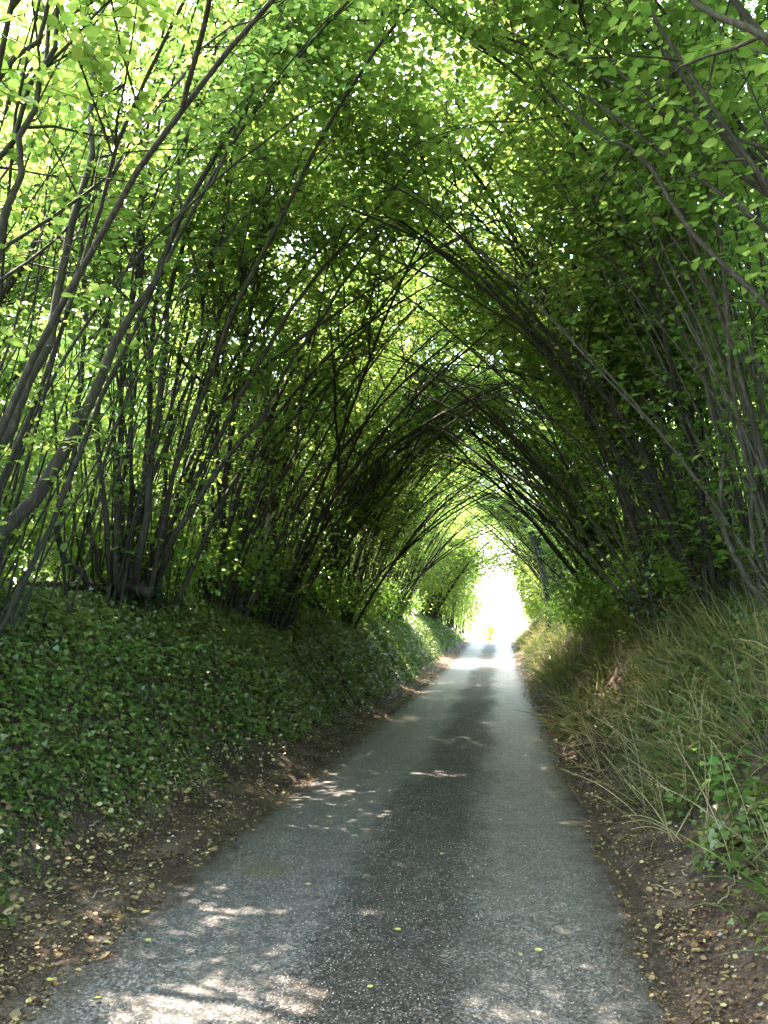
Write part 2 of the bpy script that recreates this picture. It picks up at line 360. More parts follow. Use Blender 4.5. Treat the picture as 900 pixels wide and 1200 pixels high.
def hit(px, py):
    """the point of the ground seen at a photograph pixel"""
    d = np.arange(1.5, 60, .02); v = at(px, py, 1.0)-EYE; p = EYE+v*d[:, None]; k = np.argmax(p[:, 2] < ground_z(p[:, 0], p[:, 1])); return gz(p[k, 0], p[k, 1])
def gz(x, y): return np.array([x, y, float(ground_z(x, y))])

# ------------------------------------------------------------------ trees
def catmull(pts, n):
    pts = np.asarray(pts, float); P = np.vstack([2*pts[0]-pts[1], pts, 2*pts[-1]-pts[-2]])
    seg = np.concatenate([[0], np.cumsum(np.linalg.norm(np.diff(pts, axis=0), axis=1))]); L = seg[-1]
    out = []
    for s in np.linspace(0, L, n):
        i = min(np.searchsorted(seg, s, 'right')-1, len(pts)-2); t = (s-seg[i])/max(seg[i+1]-seg[i], 1e-6)
        a, b, c, d = P[i], P[i+1], P[i+2], P[i+3]
        out.append(.5*((2*b) + (-a+c)*t + (2*a-5*b+4*c-d)*t*t + (-a+3*b-3*c+d)*t**3))
    return np.array(out)

def auto_stem(rng, base, side, L, lean, along, arch, r0, start=None, d0=None):
    n = 18; ds = L/(n-1)
    d = norm(np.array([side*lean, along, 1.0])) if d0 is None else norm(d0); p = base + np.array([side*np.clip(lean*.5, -.35, .06) + rng.normal(0, .08), along*.5 + rng.normal(0, .18), 0])
    p[2] = float(ground_z(p[0], p[1])) - .15
    if start is not None: p = np.array(start)
    P = [p.copy()]
    for k in range(n-1):
        t = k/(n-1)
        d = norm(d + np.array([side*arch*(.25+1.5*t)*ds, along*.03*ds, -.05*ds*(t > .5)]) + rng.normal(0, .055, 3)*np.array([1, 1, .5]))
        p = p + d*ds; P.append(p.copy())
    P = np.array(P); t = np.linspace(0, 1, n)
    return P, r0*(1-t)**.75 + .005

GAPS = []      # openings in the leaf cover: (point on the ground, half sizes x and y); the sun reaches the ground there
def in_gap(P, rng):
    hit = np.zeros(len(P), bool)
    for (gx, gy, hx, hy) in GAPS:
        t = (P[:, 2]-0.0)/SUN[2]; q = P - SUN*t[:, None]
        e = ((q[:, 0]-gx)/hx)**2 + ((q[:, 1]-gy)/hy)**2
        hit |= (e < 1 + .5*vnoise(q[:, 0], q[:, 1], 9, 77)) & (rng.random(len(P)) < .82)
    return hit
def in_clear(P, rng, k=1.0):
    e = ((P[:, 0]+.7)/(2.6*k))**2 + ((P[:, 2]-road_z(P[:, 1])-.6)/(6.5*k))**2
    return e < 1 + .22*vnoise(P[:, 1]*1.3, P[:, 2]*1.3+P[:, 0], 1.2, 31) + rng.normal(0, .05, len(P))

def walk(rng, P0, D0, L, n, wob, bend):
    """vectorised short curves: P0, D0 (b, 3), L (b,) -> (b, n, 3)"""
    out = [P0]; D = norm(D0); p = P0
    for k in range(n-1):
        D = norm(D + rng.normal(0, wob, D.shape) + bend); p = p + D*(L/(n-1))[:, None]; out.append(p)
    return np.stack(out, 1)

LEAF_VARIANTS = {}
def leaf_variants(shape_name, shape, mat):
    if shape_name not in LEAF_VARIANTS:
        L = []
        for k in range(6):
            g = Geo(); add_leaves(g, shape, np.zeros((1, 3)), np.array([[1., 0, 0]]), np.array([[0, 0, 1.]]), np.ones(1), np.array([.08 + .15*k]))
            L.append(g.mesh('leaf', mat))
        LEAF_VARIANTS[shape_name] = L
    return LEAF_VARIANTS[shape_name]
def leaf_object(shape_name, shape, mat, C, D, Nn, size, parent, porigin, k, name='leaf'):
    D = norm(D); B = norm(np.cross(Nn, D)); Nn = np.cross(D, B); c = C - porigin
    o = bpy.data.objects.new(name, leaf_variants(shape_name, shape, mat)[k % 6]); COL.objects.link(o)
    o.matrix_world = Matrix(((D[0]*size, B[0]*size, Nn[0]*size, c[0]), (D[1]*size, B[1]*size, Nn[1]*size, c[1]), (D[2]*size, B[2]*size, Nn[2]*size, c[2]), (0, 0, 0, 1)))
    if parent is not None: o.parent = parent
    return o

def build_tree(base, stems, rng, label, group=None, bark='bark', dens=1.0, lsize=.084, shape=LEAF4, singles=0, sides=8, t0=.26,
               shoots=50, name='hazel_tree', ivy=0.0, clear=True, epi=14):
    base = np.asarray(base, float)
    R = root(name, base, label, 'tree', group)
    LC, LD, LN, LS = [], [], [], []
    for si in stems:
        P, rad = si[:2]; seg = np.linalg.norm(np.diff(P, axis=0), axis=1).sum(); n = len(P)
        g = Geo(); tubes(g, P[None], rad[None], sides)
        T = norm(np.gradient(P, axis=0))
        nb = max(4, int(seg*1.75*dens))
        t = np.sort(rng.uniform(t0, .99, nb)); f = t*(n-1); i = np.minimum(f.astype(int), n-2); w = (f-i)[:, None]
        bp = P[i]*(1-w)+P[i+1]*w; bd = T[i]
        pr = rng.normal(0, 1, (nb, 3)); pr[:, 2] *= .45; pr -= bd*(pr*bd).sum(1, keepdims=True); pr = norm(pr)
        bl = rng.uniform(.8, 2.2, nb)*(1-.25*t)
        BP = walk(rng, bp, bd*.75 + pr*rng.uniform(.55, 1.1, (nb, 1)) + np.array([0, 0, .12]), bl, 6, .10, np.array([0, 0, -.01]))
        br = np.minimum(rng.uniform(.007, .014, nb), rad[i]*.7)
        if clear:
            kb = ~in_clear(BP[:, 3], rng, .95) | (rng.random(nb) < .12)
            BP, br, bl = BP[kb], br[kb], bl[kb]; nb = len(BP)
            if nb == 0: g.obj('stem', bark, R, base); continue
        tubes(g, BP, br[:, None]*np.linspace(1, .3, 6)[None], 4)
        nt = 10
        b = np.repeat(np.arange(nb), nt); s = np.tile(np.linspace(.18, .98, nt), nb) + rng.uniform(-.05, .05, nb*nt); s = np.clip(s, .1, .999)*5
        j = s.astype(int); w = (s-j)[:, None]; tp = BP[b, j]*(1-w)+BP[b, j+1]*w; td = norm(BP[b, j+1]-BP[b, j])
        sd = np.tile(np.where(np.arange(nt) % 2, 1., -1.), nb)[:, None]
        lat = norm(np.cross(td, np.array([0, 0, 1.])) + rng.normal(0, .35, td.shape))
        TP = walk(rng, tp, td*.6 + lat*sd*.85, rng.uniform(.22, .62, nb*nt), 3, .12, np.array([0, 0, -.03]))
        keep = ~(in_clear(TP[:, 1], rng) if clear else np.zeros(len(TP), bool))
        keep &= ~in_gap(TP[:, 1], rng)
        TP = TP[keep]
        # shoots low on the stem
        if epi:
            te = rng.uniform(.05, .6, epi); f = te*(n-1); i = f.astype(int); w = (f-i)[:, None]
            ep = P[i]*(1-w)+P[i+1]*w; ed = rng.normal(0, 1, (epi, 3)); ed[:, 2] = np.abs(ed[:, 2])*.5+.2
            TP = np.concatenate([TP, walk(rng, ep, ed, rng.uniform(.2, .55, epi), 3, .15, np.array([0, 0, .02]))])
        m = len(TP)
        if singles < 200: tubes(g, TP[:, ::2], np.repeat(np.array([[.004, .002]]), m, 0), 3)
        else: tubes(g, TP, np.repeat(np.array([[.0036, .0028, .0016]]), m, 0), 3)
        g.obj(si[2] if len(si) > 2 else 'stem', bark, R, base)
        nl = 8
        q = np.repeat(np.arange(m), nl); s = np.tile(np.linspace(.12, 1.0, nl), m)*1.999; j = s.astype(int); w = (s-j)[:, None]
        lp = TP[q, j]*(1-w)+TP[q, j+1]*w; ld = norm(TP[q, j+1]-TP[q, j])
        sd = np.tile(np.where(np.arange(nl) % 2, 1., -1.), m)[:, None]
        lat = norm(np.cross(ld, np.array([0, 0, 1.])) + rng.normal(0, .3, ld.shape))
        LC.append(lp); LD.append(ld*.55 + lat*sd*.9 + rng.normal(0, .15, ld.shape) + np.array([0, 0, -.22]))
        LN.append(np.array([0, 0, 1.]) + rng.normal(0, .30, ld.shape)); LS.append(lsize*rng.uniform(.45, 1.3, len(lp)))
    # thin upright shoots from the stool, one joined part
    if shoots:
        g = Geo(); b0 = base + np.c_[-np.sign(-.7-base[0])*np.abs(rng.normal(0, .45, shoots))+np.sign(-.7-base[0])*.12, rng.normal(0, .55, shoots), np.zeros(shoots)]
        b0[:, 2] = ground_z(b0[:, 0], b0[:, 1])-.05
        sgn = 1.0 if base[0] < -.7 else -1.0
        SP = walk(rng, b0, np.c_[sgn*rng.uniform(-.12, .35, shoots), rng.normal(0, .2, shoots), np.ones(shoots)], rng.uniform(1.8, 8.0, shoots), 9, .05, np.array([sgn*.012, 0, 0]))
        tubes(g, SP, rng.uniform(.006, .019, shoots)[:, None]*np.linspace(1, .3, 9)[None], 5)
        k = 6; q = np.repeat(np.arange(shoots), k); s = rng.uniform(.25, .99, shoots*k)*8; j = s.astype(int); w = (s-j)[:, None]
        tp = SP[q, j]*(1-w)+SP[q, np.minimum(j+1, 8)]*w
        dd = rng.normal(0, 1, (len(tp), 3)); dd[:, 2] = .2
        TP = walk(rng, tp, dd, rng.uniform(.1, .35, len(tp)), 3, .1, np.zeros(3)); tubes(g, TP[:, ::2], np.repeat(np.array([[.003, .0015]]), len(TP), 0), 3)
        g.obj('shoot_growth', bark, R, base, kind='stuff')
        nl = 5; q = np.repeat(np.arange(len(TP)), nl); s = np.tile(np.linspace(.2, 1, nl), len(TP))*1.999; j = s.astype(int); w = (s-j)[:, None]
        lp = TP[q, j]*(1-w)+TP[q, j+1]*w
        LC.append(lp); LD.append(rng.normal(0, .7, lp.shape) + np.array([0, 0, -.15])); LN.append(np.array([0, 0, 1.])+rng.normal(0, .5, lp.shape)); LS.append(lsize*rng.uniform(.45, .9, len(lp)))
    C = np.concatenate(LC); D = np.concatenate(LD); Nn = np.concatenate(LN); Sz = np.concatenate(LS)
    keep = ~in_gap(C, rng)
    if clear: keep &= ~in_clear(C, rng, .97)
    C, D, Nn, Sz = C[keep], D[keep], Nn[keep], Sz[keep]
    rnd = np.clip(rng.beta(2.2, 2.6, len(C)), 0, .97)
    if singles:
        px, py, w = project(C); size = np.where((w > .5) & (px > 0) & (px < 900) & (py > 0) & (py < 1200), Sz*FPX/np.maximum(w, .5), 0)
        o = np.argsort(-size)[:min(singles, 290)]; o = o[size[o] > 10.0]
        for a, k in enumerate(o): leaf_object('hazel', ROUND, 'hazel', C[k], D[k], Nn[k], Sz[k], R, base, a)
        mk = np.ones(len(C), bool); mk[o] = False; C, D, Nn, Sz, rnd = C[mk], D[mk], Nn[mk], Sz[mk], rnd[mk]
    g = Geo(); add_leaves(g, shape, C, D, Nn, Sz, rnd); g.obj('crown', 'hazel', R, base, smooth=False, kind='stuff')
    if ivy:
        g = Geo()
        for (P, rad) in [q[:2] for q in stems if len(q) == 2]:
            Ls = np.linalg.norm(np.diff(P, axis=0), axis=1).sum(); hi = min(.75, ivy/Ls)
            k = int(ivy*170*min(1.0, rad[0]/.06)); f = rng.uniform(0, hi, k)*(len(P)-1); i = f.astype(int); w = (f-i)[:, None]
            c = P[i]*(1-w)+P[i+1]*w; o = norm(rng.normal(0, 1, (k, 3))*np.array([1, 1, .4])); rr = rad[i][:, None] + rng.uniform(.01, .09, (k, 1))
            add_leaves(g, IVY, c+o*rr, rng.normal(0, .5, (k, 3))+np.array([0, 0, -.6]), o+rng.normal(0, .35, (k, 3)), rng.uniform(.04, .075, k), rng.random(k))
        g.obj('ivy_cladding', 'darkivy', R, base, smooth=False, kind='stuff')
    return R

def stems_for(rng, base, side, n, L=(8, 11.8), r=(.013, .04), lean=(.10, .2), arch=(.03, .12)):
    out = []
    for i in range(n):
        ln = rng.normal(*lean); a = rng.uniform(*arch) if ln > 0 else rng.uniform(-.02, .06)
        if base[1] < 12: a = min(a, .075)
        elif rng.random() < .38: ln = abs(ln)+.06; a = rng.uniform(.12, .18)
        r0 = rng.uniform(*r); out.append(auto_stem(rng, np.array(base, float), side, rng.uniform(*L)*(.75+.25*r0/r[1]), ln, rng.normal(0, .24), a, r0))
        if rng.random() < .55:
            P, rad = out[-1]; k = int(rng.integers(5, 12)); T = norm(P[k+1]-P[k-1]); f = rng.normal(0, .45, 3); f[2] *= .4
            P2, r2 = auto_stem(rng, np.array(base, float), side, np.linalg.norm(np.diff(P[k:], axis=0), axis=1).sum()*rng.uniform(.65, .95), ln, rng.normal(0, .2), a, rad[k]*.7, P[k], T+f)
            out.append((P2, r2, 'bough'))
    return out
def traced(pts, r0, r1, n=22, crook=.85):
    r0 = r0*crook; P = catmull(pts, n); t = np.linspace(0, 1, n); P[1:] += rng.normal(0, .022, (n-1, 3)); return P, r1+(r0-r1)*(1-t)**1.5*(1+rng.normal(0, .06, n))
def gz(x, y): return np.array([x, y, float(ground_z(x, y))])

GAPS += [(-1.15, 3.35, .62, .40), (-.25, 3.15, .45, .22), (-1.5, 4.55, .30, .10), (-.75, 4.6, .25, .08), (.15, 3.2, .22, .14), (-.6, 8.9, .5, .16), (.95, 3.3, .3, .12), (-2.3, 19.5, .6, .5), (-1.0, 22, .9, .3), (-.3, 14, .35, .2), (-3.7, 9.5, .5, .9), (-3.9, 14.5, .5, 1.1), (-3.6, 12.2, .4, .6), (-3.7, 18, .5, 1.0), (-3.4, 7.6, .35, .4)]

rng = np.random.default_rng(7)
# --- left row, nearest three follow the photograph stem by stem
b = gz(-3.95, 5.0)
st = [traced([b, at(0, 622, 5.1), at(50, 570, 5.2), at(95, 495, 5.4), at(130, 420, 5.7), at(185, 318, 6.2), at(240, 200, 6.6), at(300, 105, 6.9), at(350, 20, 7.2), at(395, -70, 7.4)], .07, .012),
      traced([b+np.array([-.1, .1, 0]), at(-70, 600, 4.6), at(0, 525, 4.7), at(30, 460, 4.9), at(52, 405, 5.0), at(76, 300, 5.2), at(102, 205, 5.4), at(110, 95, 5.6), at(106, -10, 5.8), at(100, -130, 6)], .065, .014),
      traced([b+np.array([.05, -.3, 0]), at(-90, 560, 4.2), at(-25, 380, 4.2), at(0, 280, 4.25), at(22, 190, 4.3), at(55, 100, 4.4), at(76, 0, 4.5), at(95, -120, 4.6)], .045, .015),
      traced([b+np.array([-.1, -.4, 0]), at(-160, 480, 4.1), at(-60, 260, 4.2), at(0, 180, 4.3), at(28, 120, 4.4), at(66, 15, 4.6), at(90, -100, 4.7)], .04, .014),
      traced([b+np.array([-.05, -.5, 0]), at(-220, 420, 3.9), at(-80, 170, 4.0), at(0, 95, 4.0), at(36, 50, 4.1), at(64, -15, 4.2), at(110, -120, 4.4)], .04, .013),
      traced([b+np.array([.1, .15, 0]), at(-120, 420, 4.4), at(0, 292, 4.6), at(95, 235, 5.0), at(170, 150, 5.4), at(250, 50, 5.8), at(350, 0, 6.2), at(450, -40, 6.7)], .024, .006),
      traced([b+np.array([.1, .1, 0]), at(-110, 440, 4.5), at(0, 330, 4.8), at(52, 290, 5.1), at(130, 210, 5.5), at(190, 122, 5.8), at(262, 42, 6.2), at(360, -20, 6.6)], .022, .006)]
st += stems_for(rng, b, 1, 8, r=(.012, .028))
build_tree(b, st, rng, 'hazel at the left edge, its thick dark stems leaning across the upper left corner', 'hazels on the left bank', dens=.8, singles=260, sides=10, t0=.42)
b = gz(-4.1, 8.3)
st = [traced([b, at(166, 640, 7.6), at(190, 450, 7.8), at(204, 320, 8.0), at(258, 172, 8.3), at(330, 70, 8.6), at(395, 0, 8.9), at(450, -60, 9.2)], .055, .014),
      traced([b+np.array([.15, .2, 0]), at(200, 628, 7.9), at(218, 600, 8.0), at(270, 530, 8.3), at(302, 490, 8.5), at(332, 438, 8.8), at(372, 380, 9.0), at(432, 290, 9.4), at(500, 190, 9.8)], .05, .01),
      traced([b+np.array([-.25, 0, 0]), at(128, 650, 7.5), at(116, 500, 7.5), at(126, 350, 7.6), at(130, 200, 7.7), at(150, 40, 7.8)], .045, .014),
      traced([b+np.array([-.1, .1, 0]), at(138, 680, 7.6), at(139, 520, 7.7), at(152, 400, 7.8), at(168, 250, 7.9), at(215, 90, 8.1), at(280, -30, 8.3)], .042, .012),
      traced([b+np.array([-.4, -.1, 0]), at(95, 665, 7.4), at(65, 640, 7.3), at(78, 560, 7.2), at(95, 430, 7.3), at(100, 290, 7.4), at(112, 120, 7.4), at(120, -20, 7.4)], .045, .015),
      traced([b+np.array([-.05, .3, 0]), at(150, 600, 7.9), at(178, 560, 8.0), at(200, 500, 8.2), at(240, 400, 8.5), at(300, 290, 8.9), at(345, 190, 9.2), at(432, 110, 9.6), at(520, 40, 10)], .04, .008),
      traced([b+np.array([-.15, -.1, 0]), at(105, 640, 7.3), at(110, 600, 7.2), at(140, 480, 7.0), at(190, 380, 7.0), at(240, 300, 7.1), at(330, 220, 7.4), at(420, 130, 7.8)], .03, .006)]
st += stems_for(rng, b, 1, 13, r=(.012, .032), lean=(.1, .22))
build_tree(b, st, rng, 'broad hazel with a fan of dark stems above the ivy on the left bank', 'hazels on the left bank', singles=220, sides=8, t0=.36, ivy=.5)
b = gz(-4.15, 11.4)
st = [traced([b, at(262, 640, 10.6), at(300, 520, 10.9), at(346, 430, 11.2), at(402, 320, 11.6), at(452, 255, 12), at(510, 190, 12.4)], .06, .012),
      traced([b+np.array([.1, .2, 0]), at(282, 640, 10.9), at(312, 560, 11.0), at(335, 480, 11.2), at(395, 400, 11.8), at(455, 330, 12.4)], .05, .01),
      traced([b+np.array([-.2, 0, 0]), at(238, 640, 10.5), at(240, 500, 10.5), at(262, 380, 10.6), at(300, 220, 10.8), at(360, 100, 11)], .045, .012)]
st += stems_for(rng, b, 1, 14, r=(.012, .034))
build_tree(b, st, rng, 'hazel with stout slanting stems just behind the broad fan-shaped one on the left', 'hazels on the left bank', singles=120, sides=7, t0=.34)
b = gz(-6.9, 7.4)  # added to shade the near left verge; its leaf gaps keep the sun patches open
build_tree(b, stems_for(rng, b, 1, 15, r=(.013, .038), lean=(.05, .22)), rng, 'hazel added behind the broad fan-shaped one on the left to shade the verge', 'second line of hazels on the left', shape=LEAF2, lsize=.105, sides=6)
# --- left row further on
LV = []
for (y, lab) in ((13.8, 'hazel on the left bank just beyond the pale snapped dead stems'), (17.2, 'dense thicket-like hazel on the left bank where the ivy slope meets the verge')):
    b = gz(-4.15+rng.normal(0, .1), y)
    LV.append((build_tree(b, stems_for(rng, b, 1, 21, r=(.013, .038), lean=(.15, .2)), rng, lab, 'hazels on the left bank', shape=LEAF2, lsize=.105, sides=6, epi=26), b))
for k in range(1):
    b = gz(-4.15, 20.8+3.6*k)
    LV.append((build_tree(b, stems_for(rng, b, 1, 21, r=(.013, .038), lean=(.12, .2)), rng, 'hazel with many close slender stems in the far half of the left row', 'hazels on the far left bank', shape=LEAF2, lsize=.10, dens=.8, sides=5), b))
def far_copy(lst, x, y, k, lab, grp, rz=None, mirror=None):
    src, sb = lst[k % len(lst)]
    n = gz(x, y); m = -1 if (k % 2 if mirror is None else mirror) else 1
    return copy_thing(src, n, rng.uniform(-.25, .25) if rz is None else rz, (1, m*rng.uniform(.9, 1.1), rng.uniform(.92, 1.08)), lab, grp)
for k, y in enumerate((24.2, 27.6, 31.0)):
    far_copy(LV, -4.15+rng.normal(0, .15), y, k+1, 'hazel with many close slender stems in the far half of the left row', 'hazels on the far left bank')

# --- right row
b = gz(2.9, 4.6)
st = [traced([b, at(1010, 480, 4.7), at(895, 358, 5.0), at(830, 285, 5.3), at(770, 210, 5.6), at(740, 175, 5.8), at(695, 150, 6.1), at(650, 115, 6.4), at(590, 60, 6.8), at(540, 10, 7.2)], .042, .007),
      traced([b+np.array([.1, .2, 0]), at(1000, 240, 4.6), at(900, 170, 4.9), at(850, 150, 5.1), at(770, 110, 5.5), at(690, 70, 6.0), at(600, 40, 6.5), at(540, 12, 6.9)], .028, .006),
      traced([b+np.array([0, -.5, 0]), at(1100, 200, 3.6), at(1000, 90, 3.6), at(900, 44, 3.7), at(850, 24, 3.8), at(795, -5, 3.95), at(740, -60, 4.1)], .045, .015)]
st += stems_for(rng, b, -1, 10, r=(.010, .024), lean=(.1, .2))
build_tree(b, st, rng, 'hazel at the right edge whose bare thick limbs reach over the lane at upper right', 'hazels on the right bank', bark='bark', dens=.95, singles=260, sides=9, t0=.42)
b = gz(2.75, 7.8)
st = [traced([b, at(896, 640, 7.8), at(866, 500, 8.0), at(802, 415, 8.4), at(770, 360, 8.6), at(720, 300, 9.0), at(645, 195, 9.5), at(598, 120, 9.9)], .034, .008),
      traced([b+np.array([.1, .1, 0]), at(898, 560, 7.9), at(850, 420, 8.2), at(812, 330, 8.5), at(740, 200, 8.9), at(700, 90, 9.2), at(690, -20, 9.4)], .04, .01),
      traced([b+np.array([-.2, -.1, 0]), at(855, 640, 7.7), at(842, 520, 7.8), at(800, 380, 8.0), at(738, 260, 8.4), at(650, 130, 8.9), at(560, 40, 9.5)], .036, .008),
      traced([b+np.array([.2, -.1, 0]), at(885, 650, 7.6), at(890, 500, 7.5), at(880, 380, 7.5), at(850, 200, 7.7), at(820, 40, 7.9)], .03, .01)]
st += stems_for(rng, b, -1, 14, r=(.010, .026), lean=(.14, .2))
build_tree(b, st, rng, 'pale-stemmed hazel above tall grass at right, one long thin stem arching left', 'hazels on the right bank', bark='palebark', singles=220, sides=8, t0=.34)
b = gz(2.55, 12.2)
st = [traced([b, at(765, 640, 12.2), at(745, 560, 12.3), at(700, 460, 12.7), at(650, 370, 13.2), at(590, 280, 13.9), at(520, 200, 14.6)], .06, .012),
      traced([b+np.array([.1, .1, 0]), at(775, 630, 12.3), at(762, 540, 12.5), at(728, 430, 12.8), at(690, 330, 13.3), at(640, 230, 13.9)], .055, .012),
      traced([b+np.array([-.1, .1, 0]), at(752, 640, 12.4), at(722, 570, 12.6), at(680, 480, 13.2), at(620, 400, 13.9), at(560, 330, 14.8)], .05, .01),
      traced([b+np.array([.15, -.1, 0]), at(790, 620, 12.1), at(782, 500, 12.1), at(760, 380, 12.2), at(735, 250, 12.5), at(690, 130, 12.9)], .05, .012)]
st += stems_for(rng, b, -1, 13, r=(.012, .034), lean=(.2, .18))
build_tree(b, st, rng, 'hazel with a tight sheaf of grey stems on a dark ivied base, right bank', 'hazels on the right bank', bark='palebark', singles=80, sides=7, t0=.34, ivy=1.0)
RV = []
for (y, lab) in ((9.9, 'slender hazel half hidden behind the tall grass between two larger stools on the right'), (16.0, 'hazel behind the grey sheaf of stems, rooted in weeds on the right bank')):
    b = gz(2.85+rng.normal(0, .1), y)
    RV.append((build_tree(b, stems_for(rng, b, -1, 20, r=(.012, .034), lean=(.18, .2)), rng, lab, 'hazels on the right bank', bark='bark', shape=LEAF2, lsize=.105, sides=6, epi=26), b))
for k in range(1):
    b = gz(2.9, 19.8+3.7*k)
    RV.append((build_tree(b, stems_for(rng, b, -1, 21, r=(.013, .038), lean=(.15, .2)), rng, 'slender hazel in the far half of the right row before the dark leaning trunk', 'hazels on the far right bank', shape=LEAF2, lsize=.10, dens=.8, sides=5), b))
for k, y in enumerate((23.4,)):
    far_copy(RV, 3.2+rng.normal(0, .12), y, k+1, 'slender hazel in the far half of the right row before the dark leaning trunk', 'hazels on the far right bank')
for k, y in enumerate((35.5, 38.2)):
    far_copy(RV, 3.3+rng.normal(0, .12), y, k+2, 'hazel on the right bank beyond the dark leaning trunk', 'hazels beyond the leaning trunk')
# the dark ivy-clad trunk that leans over the lane
b = gz(2.15, 34.0)
st = [traced([b, at(640, 690, 34), at(632, 655, 34.1), at(620, 625, 34.3), at(600, 603, 34.5), at(572, 585, 34.8), at(535, 570, 35.2), at(495, 558, 35.6)], .20, .03, 26),
      traced([at(626, 640, 34.2), at(622, 600, 34.3), at(600, 560, 34.6), at(560, 520, 35), at(510, 495, 35.4)], .12, .03),
      traced([at(630, 650, 34.2), at(640, 590, 34.2), at(645, 520, 34.4), at(620, 450, 34.8)], .10, .03),
      traced([at(618, 622, 34.3), at(590, 575, 34.6), at(545, 545, 35), at(490, 530, 35.4)], .09, .02)]
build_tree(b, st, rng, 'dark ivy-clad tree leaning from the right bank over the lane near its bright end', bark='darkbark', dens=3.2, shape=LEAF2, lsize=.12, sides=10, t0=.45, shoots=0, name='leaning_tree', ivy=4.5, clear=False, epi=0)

for k, y in enumerate((20.5,)):
    far_copy(LV, -6.9+rng.normal(0, .3), y, k+1, 'hazel of the second line behind the left row, seen between its stems', 'second line of hazels on the left', rz=rng.uniform(-1, 1))
for k, y in enumerate((4.5, 12.0, 20.5)):
    far_copy(RV, 5.6+rng.normal(0, .3), y, k, 'hazel of the second line behind the right row, seen between its stems', 'second line of hazels on the right', rz=rng.uniform(-1, 1))
# unseen trees added behind the camera so that their crowns shade the near road
for (x, y, src, k) in ((-4.4, -1.2, LV, 1), (3.8, -2.0, RV, 1), (-3.9, -6.2, LV, 0), (2.9, -6.2, RV, 0)):
    far_copy(src, x, y, k, 'unseen hazel added behind the viewer to shade the near road', 'unseen hazels behind the viewer')

# ------------------------------------------------------------------ bushes and trees outside the tunnel
def clump_plant(base, rad, h, nclump, nleaf, rng, name, label, cat, group, mat, shape=LEAF2, lsize=.11, stems=5, trunk_r=.05, low=.05, off=0.0):
    base = np.asarray(base, float); R = root(name, base, label, cat, group)
    u = norm(rng.normal(0, 1, (nclump, 3))); rr = rng.uniform(.35, 1, (nclump, 1))**.5
    c = base + u*rr*np.array([rad, rad, h*.5]) + np.array([off, 0, h*(.5+low)]); c[:, 2] = np.maximum(c[:, 2], base[2]+.1)
    g = Geo(); k = min(stems, nclump)
    for i in range(k):
        tip = c[i]; st0 = base+np.array([rng.normal(0, .15*rad), rng.normal(0, .15*rad), -.1]); mid = (st0+tip)/2+np.array([0, 0, .15*h])
        P = catmull([st0, mid, tip], 10); tubes(g, P[None], (trunk_r*np.linspace(1, .2, 10))[None], 6)
    g.obj('trunk', 'bark', R, base)
    q = np.repeat(np.arange(nclump), nleaf); sp = .34*rad/ max(nclump/30, 1)**.33
    C = c[q] + rng.normal(0, 1, (len(q), 3))*np.array([sp, sp, sp*.6])
    C[:, 2] = np.maximum(C[:, 2], ground_z(C[:, 0], C[:, 1])+.05)
    ok = ~((((C[:, 0]-.3)/1.3)**2 + ((C[:, 2] - road_z(C[:, 1]))/3.6)**2 < 1 + .2*vnoise(C[:, 1], C[:, 2]*2, 2, 33)) & (C[:, 0] < 2.6) & (C[:, 1] < 100)); C = C[ok]
    D = rng.normal(0, .6, C.shape) + (C-base-np.array([0, 0, h*.4]))*.4 + np.array([0, 0, -.25]); Nn = np.array([0, 0, 1.]) + rng.normal(0, .5, C.shape)
    g = Geo(); add_leaves(g, shape, C, D, Nn, lsize*rng.uniform(.6, 1.3, len(C)), np.clip(rng.beta(2.2, 2.4, len(C)), 0, .97))
    g.obj('crown', mat, R, base, smooth=False, kind='stuff')
    return R
rng = np.random.default_rng(99)
BP1 = clump_plant(gz(-8.0, 15), 2.3, 6.5, 110, 90, rng, 'bush', 'tall leafy bush in the sunlight behind the left row of hazels', 'bush', 'sunlit bushes behind the left row', 'hazel', lsize=.13, stems=14)
BP2 = clump_plant(gz(8.0, 14), 2.4, 6.5, 110, 90, rng, 'bush', 'tall leafy bush behind the right row of hazels', 'bush', 'bushes behind the right row', 'hazel', lsize=.13, stems=14)
for k, (x, y) in enumerate(((-7.9, 19), (-8.8, 24), (-8.6, 30), (-8.6, 36), (-9.8, 6.0))):
    copy_thing((BP1, BP2)[k % 2], gz(x, y), rng.uniform(0, 6.28), (rng.uniform(.85, 1.2),)*2 + (rng.uniform(.8, 1.25),), 'tall leafy bush in the sunlight behind the left row of hazels', 'sunlit bushes behind the left row')
for k, (x, y) in enumerate(((7.4, 18), (7.9, 22.5), (7.2, 27), (7.6, 32), (7.2, 37), (8.2, 9.8), (8.5, 5.5), (11, 13), (7.5, 42))):
    copy_thing((BP1, BP2)[k % 2], gz(x, y), rng.uniform(0, 6.28), (rng.uniform(.85, 1.2),)*2 + (rng.uniform(.8, 1.25),), 'tall leafy bush behind the right row of hazels', 'bushes behind the right row')
US = clump_plant(gz(-5.7, 9.9), 1.25, 2.5, 60, 90, rng, 'understorey_bush', 'leafy understorey bush filling the gaps between the left hazels', 'bush', 'understorey bushes on the left', 'hazel', shape=LEAF2, lsize=.085, stems=12, trunk_r=.018)
for (x, y) in ((-6.0, 4.6), (-5.9, 7.0), (-5.8, 13.2), (-5.5, 15.4), (-5.7, 17.8), (-5.4, 20.5), (-5.6, 23.5), (-5.4, 26.5), (-5.5, 30), (-5.4, 33.5), (-7.0, 8.3), (-7.2, 17)):
    copy_thing(US, gz(x, y), rng.uniform(0, 6.28), (rng.uniform(.85, 1.2),)*2 + (rng.uniform(.8, 1.3),))
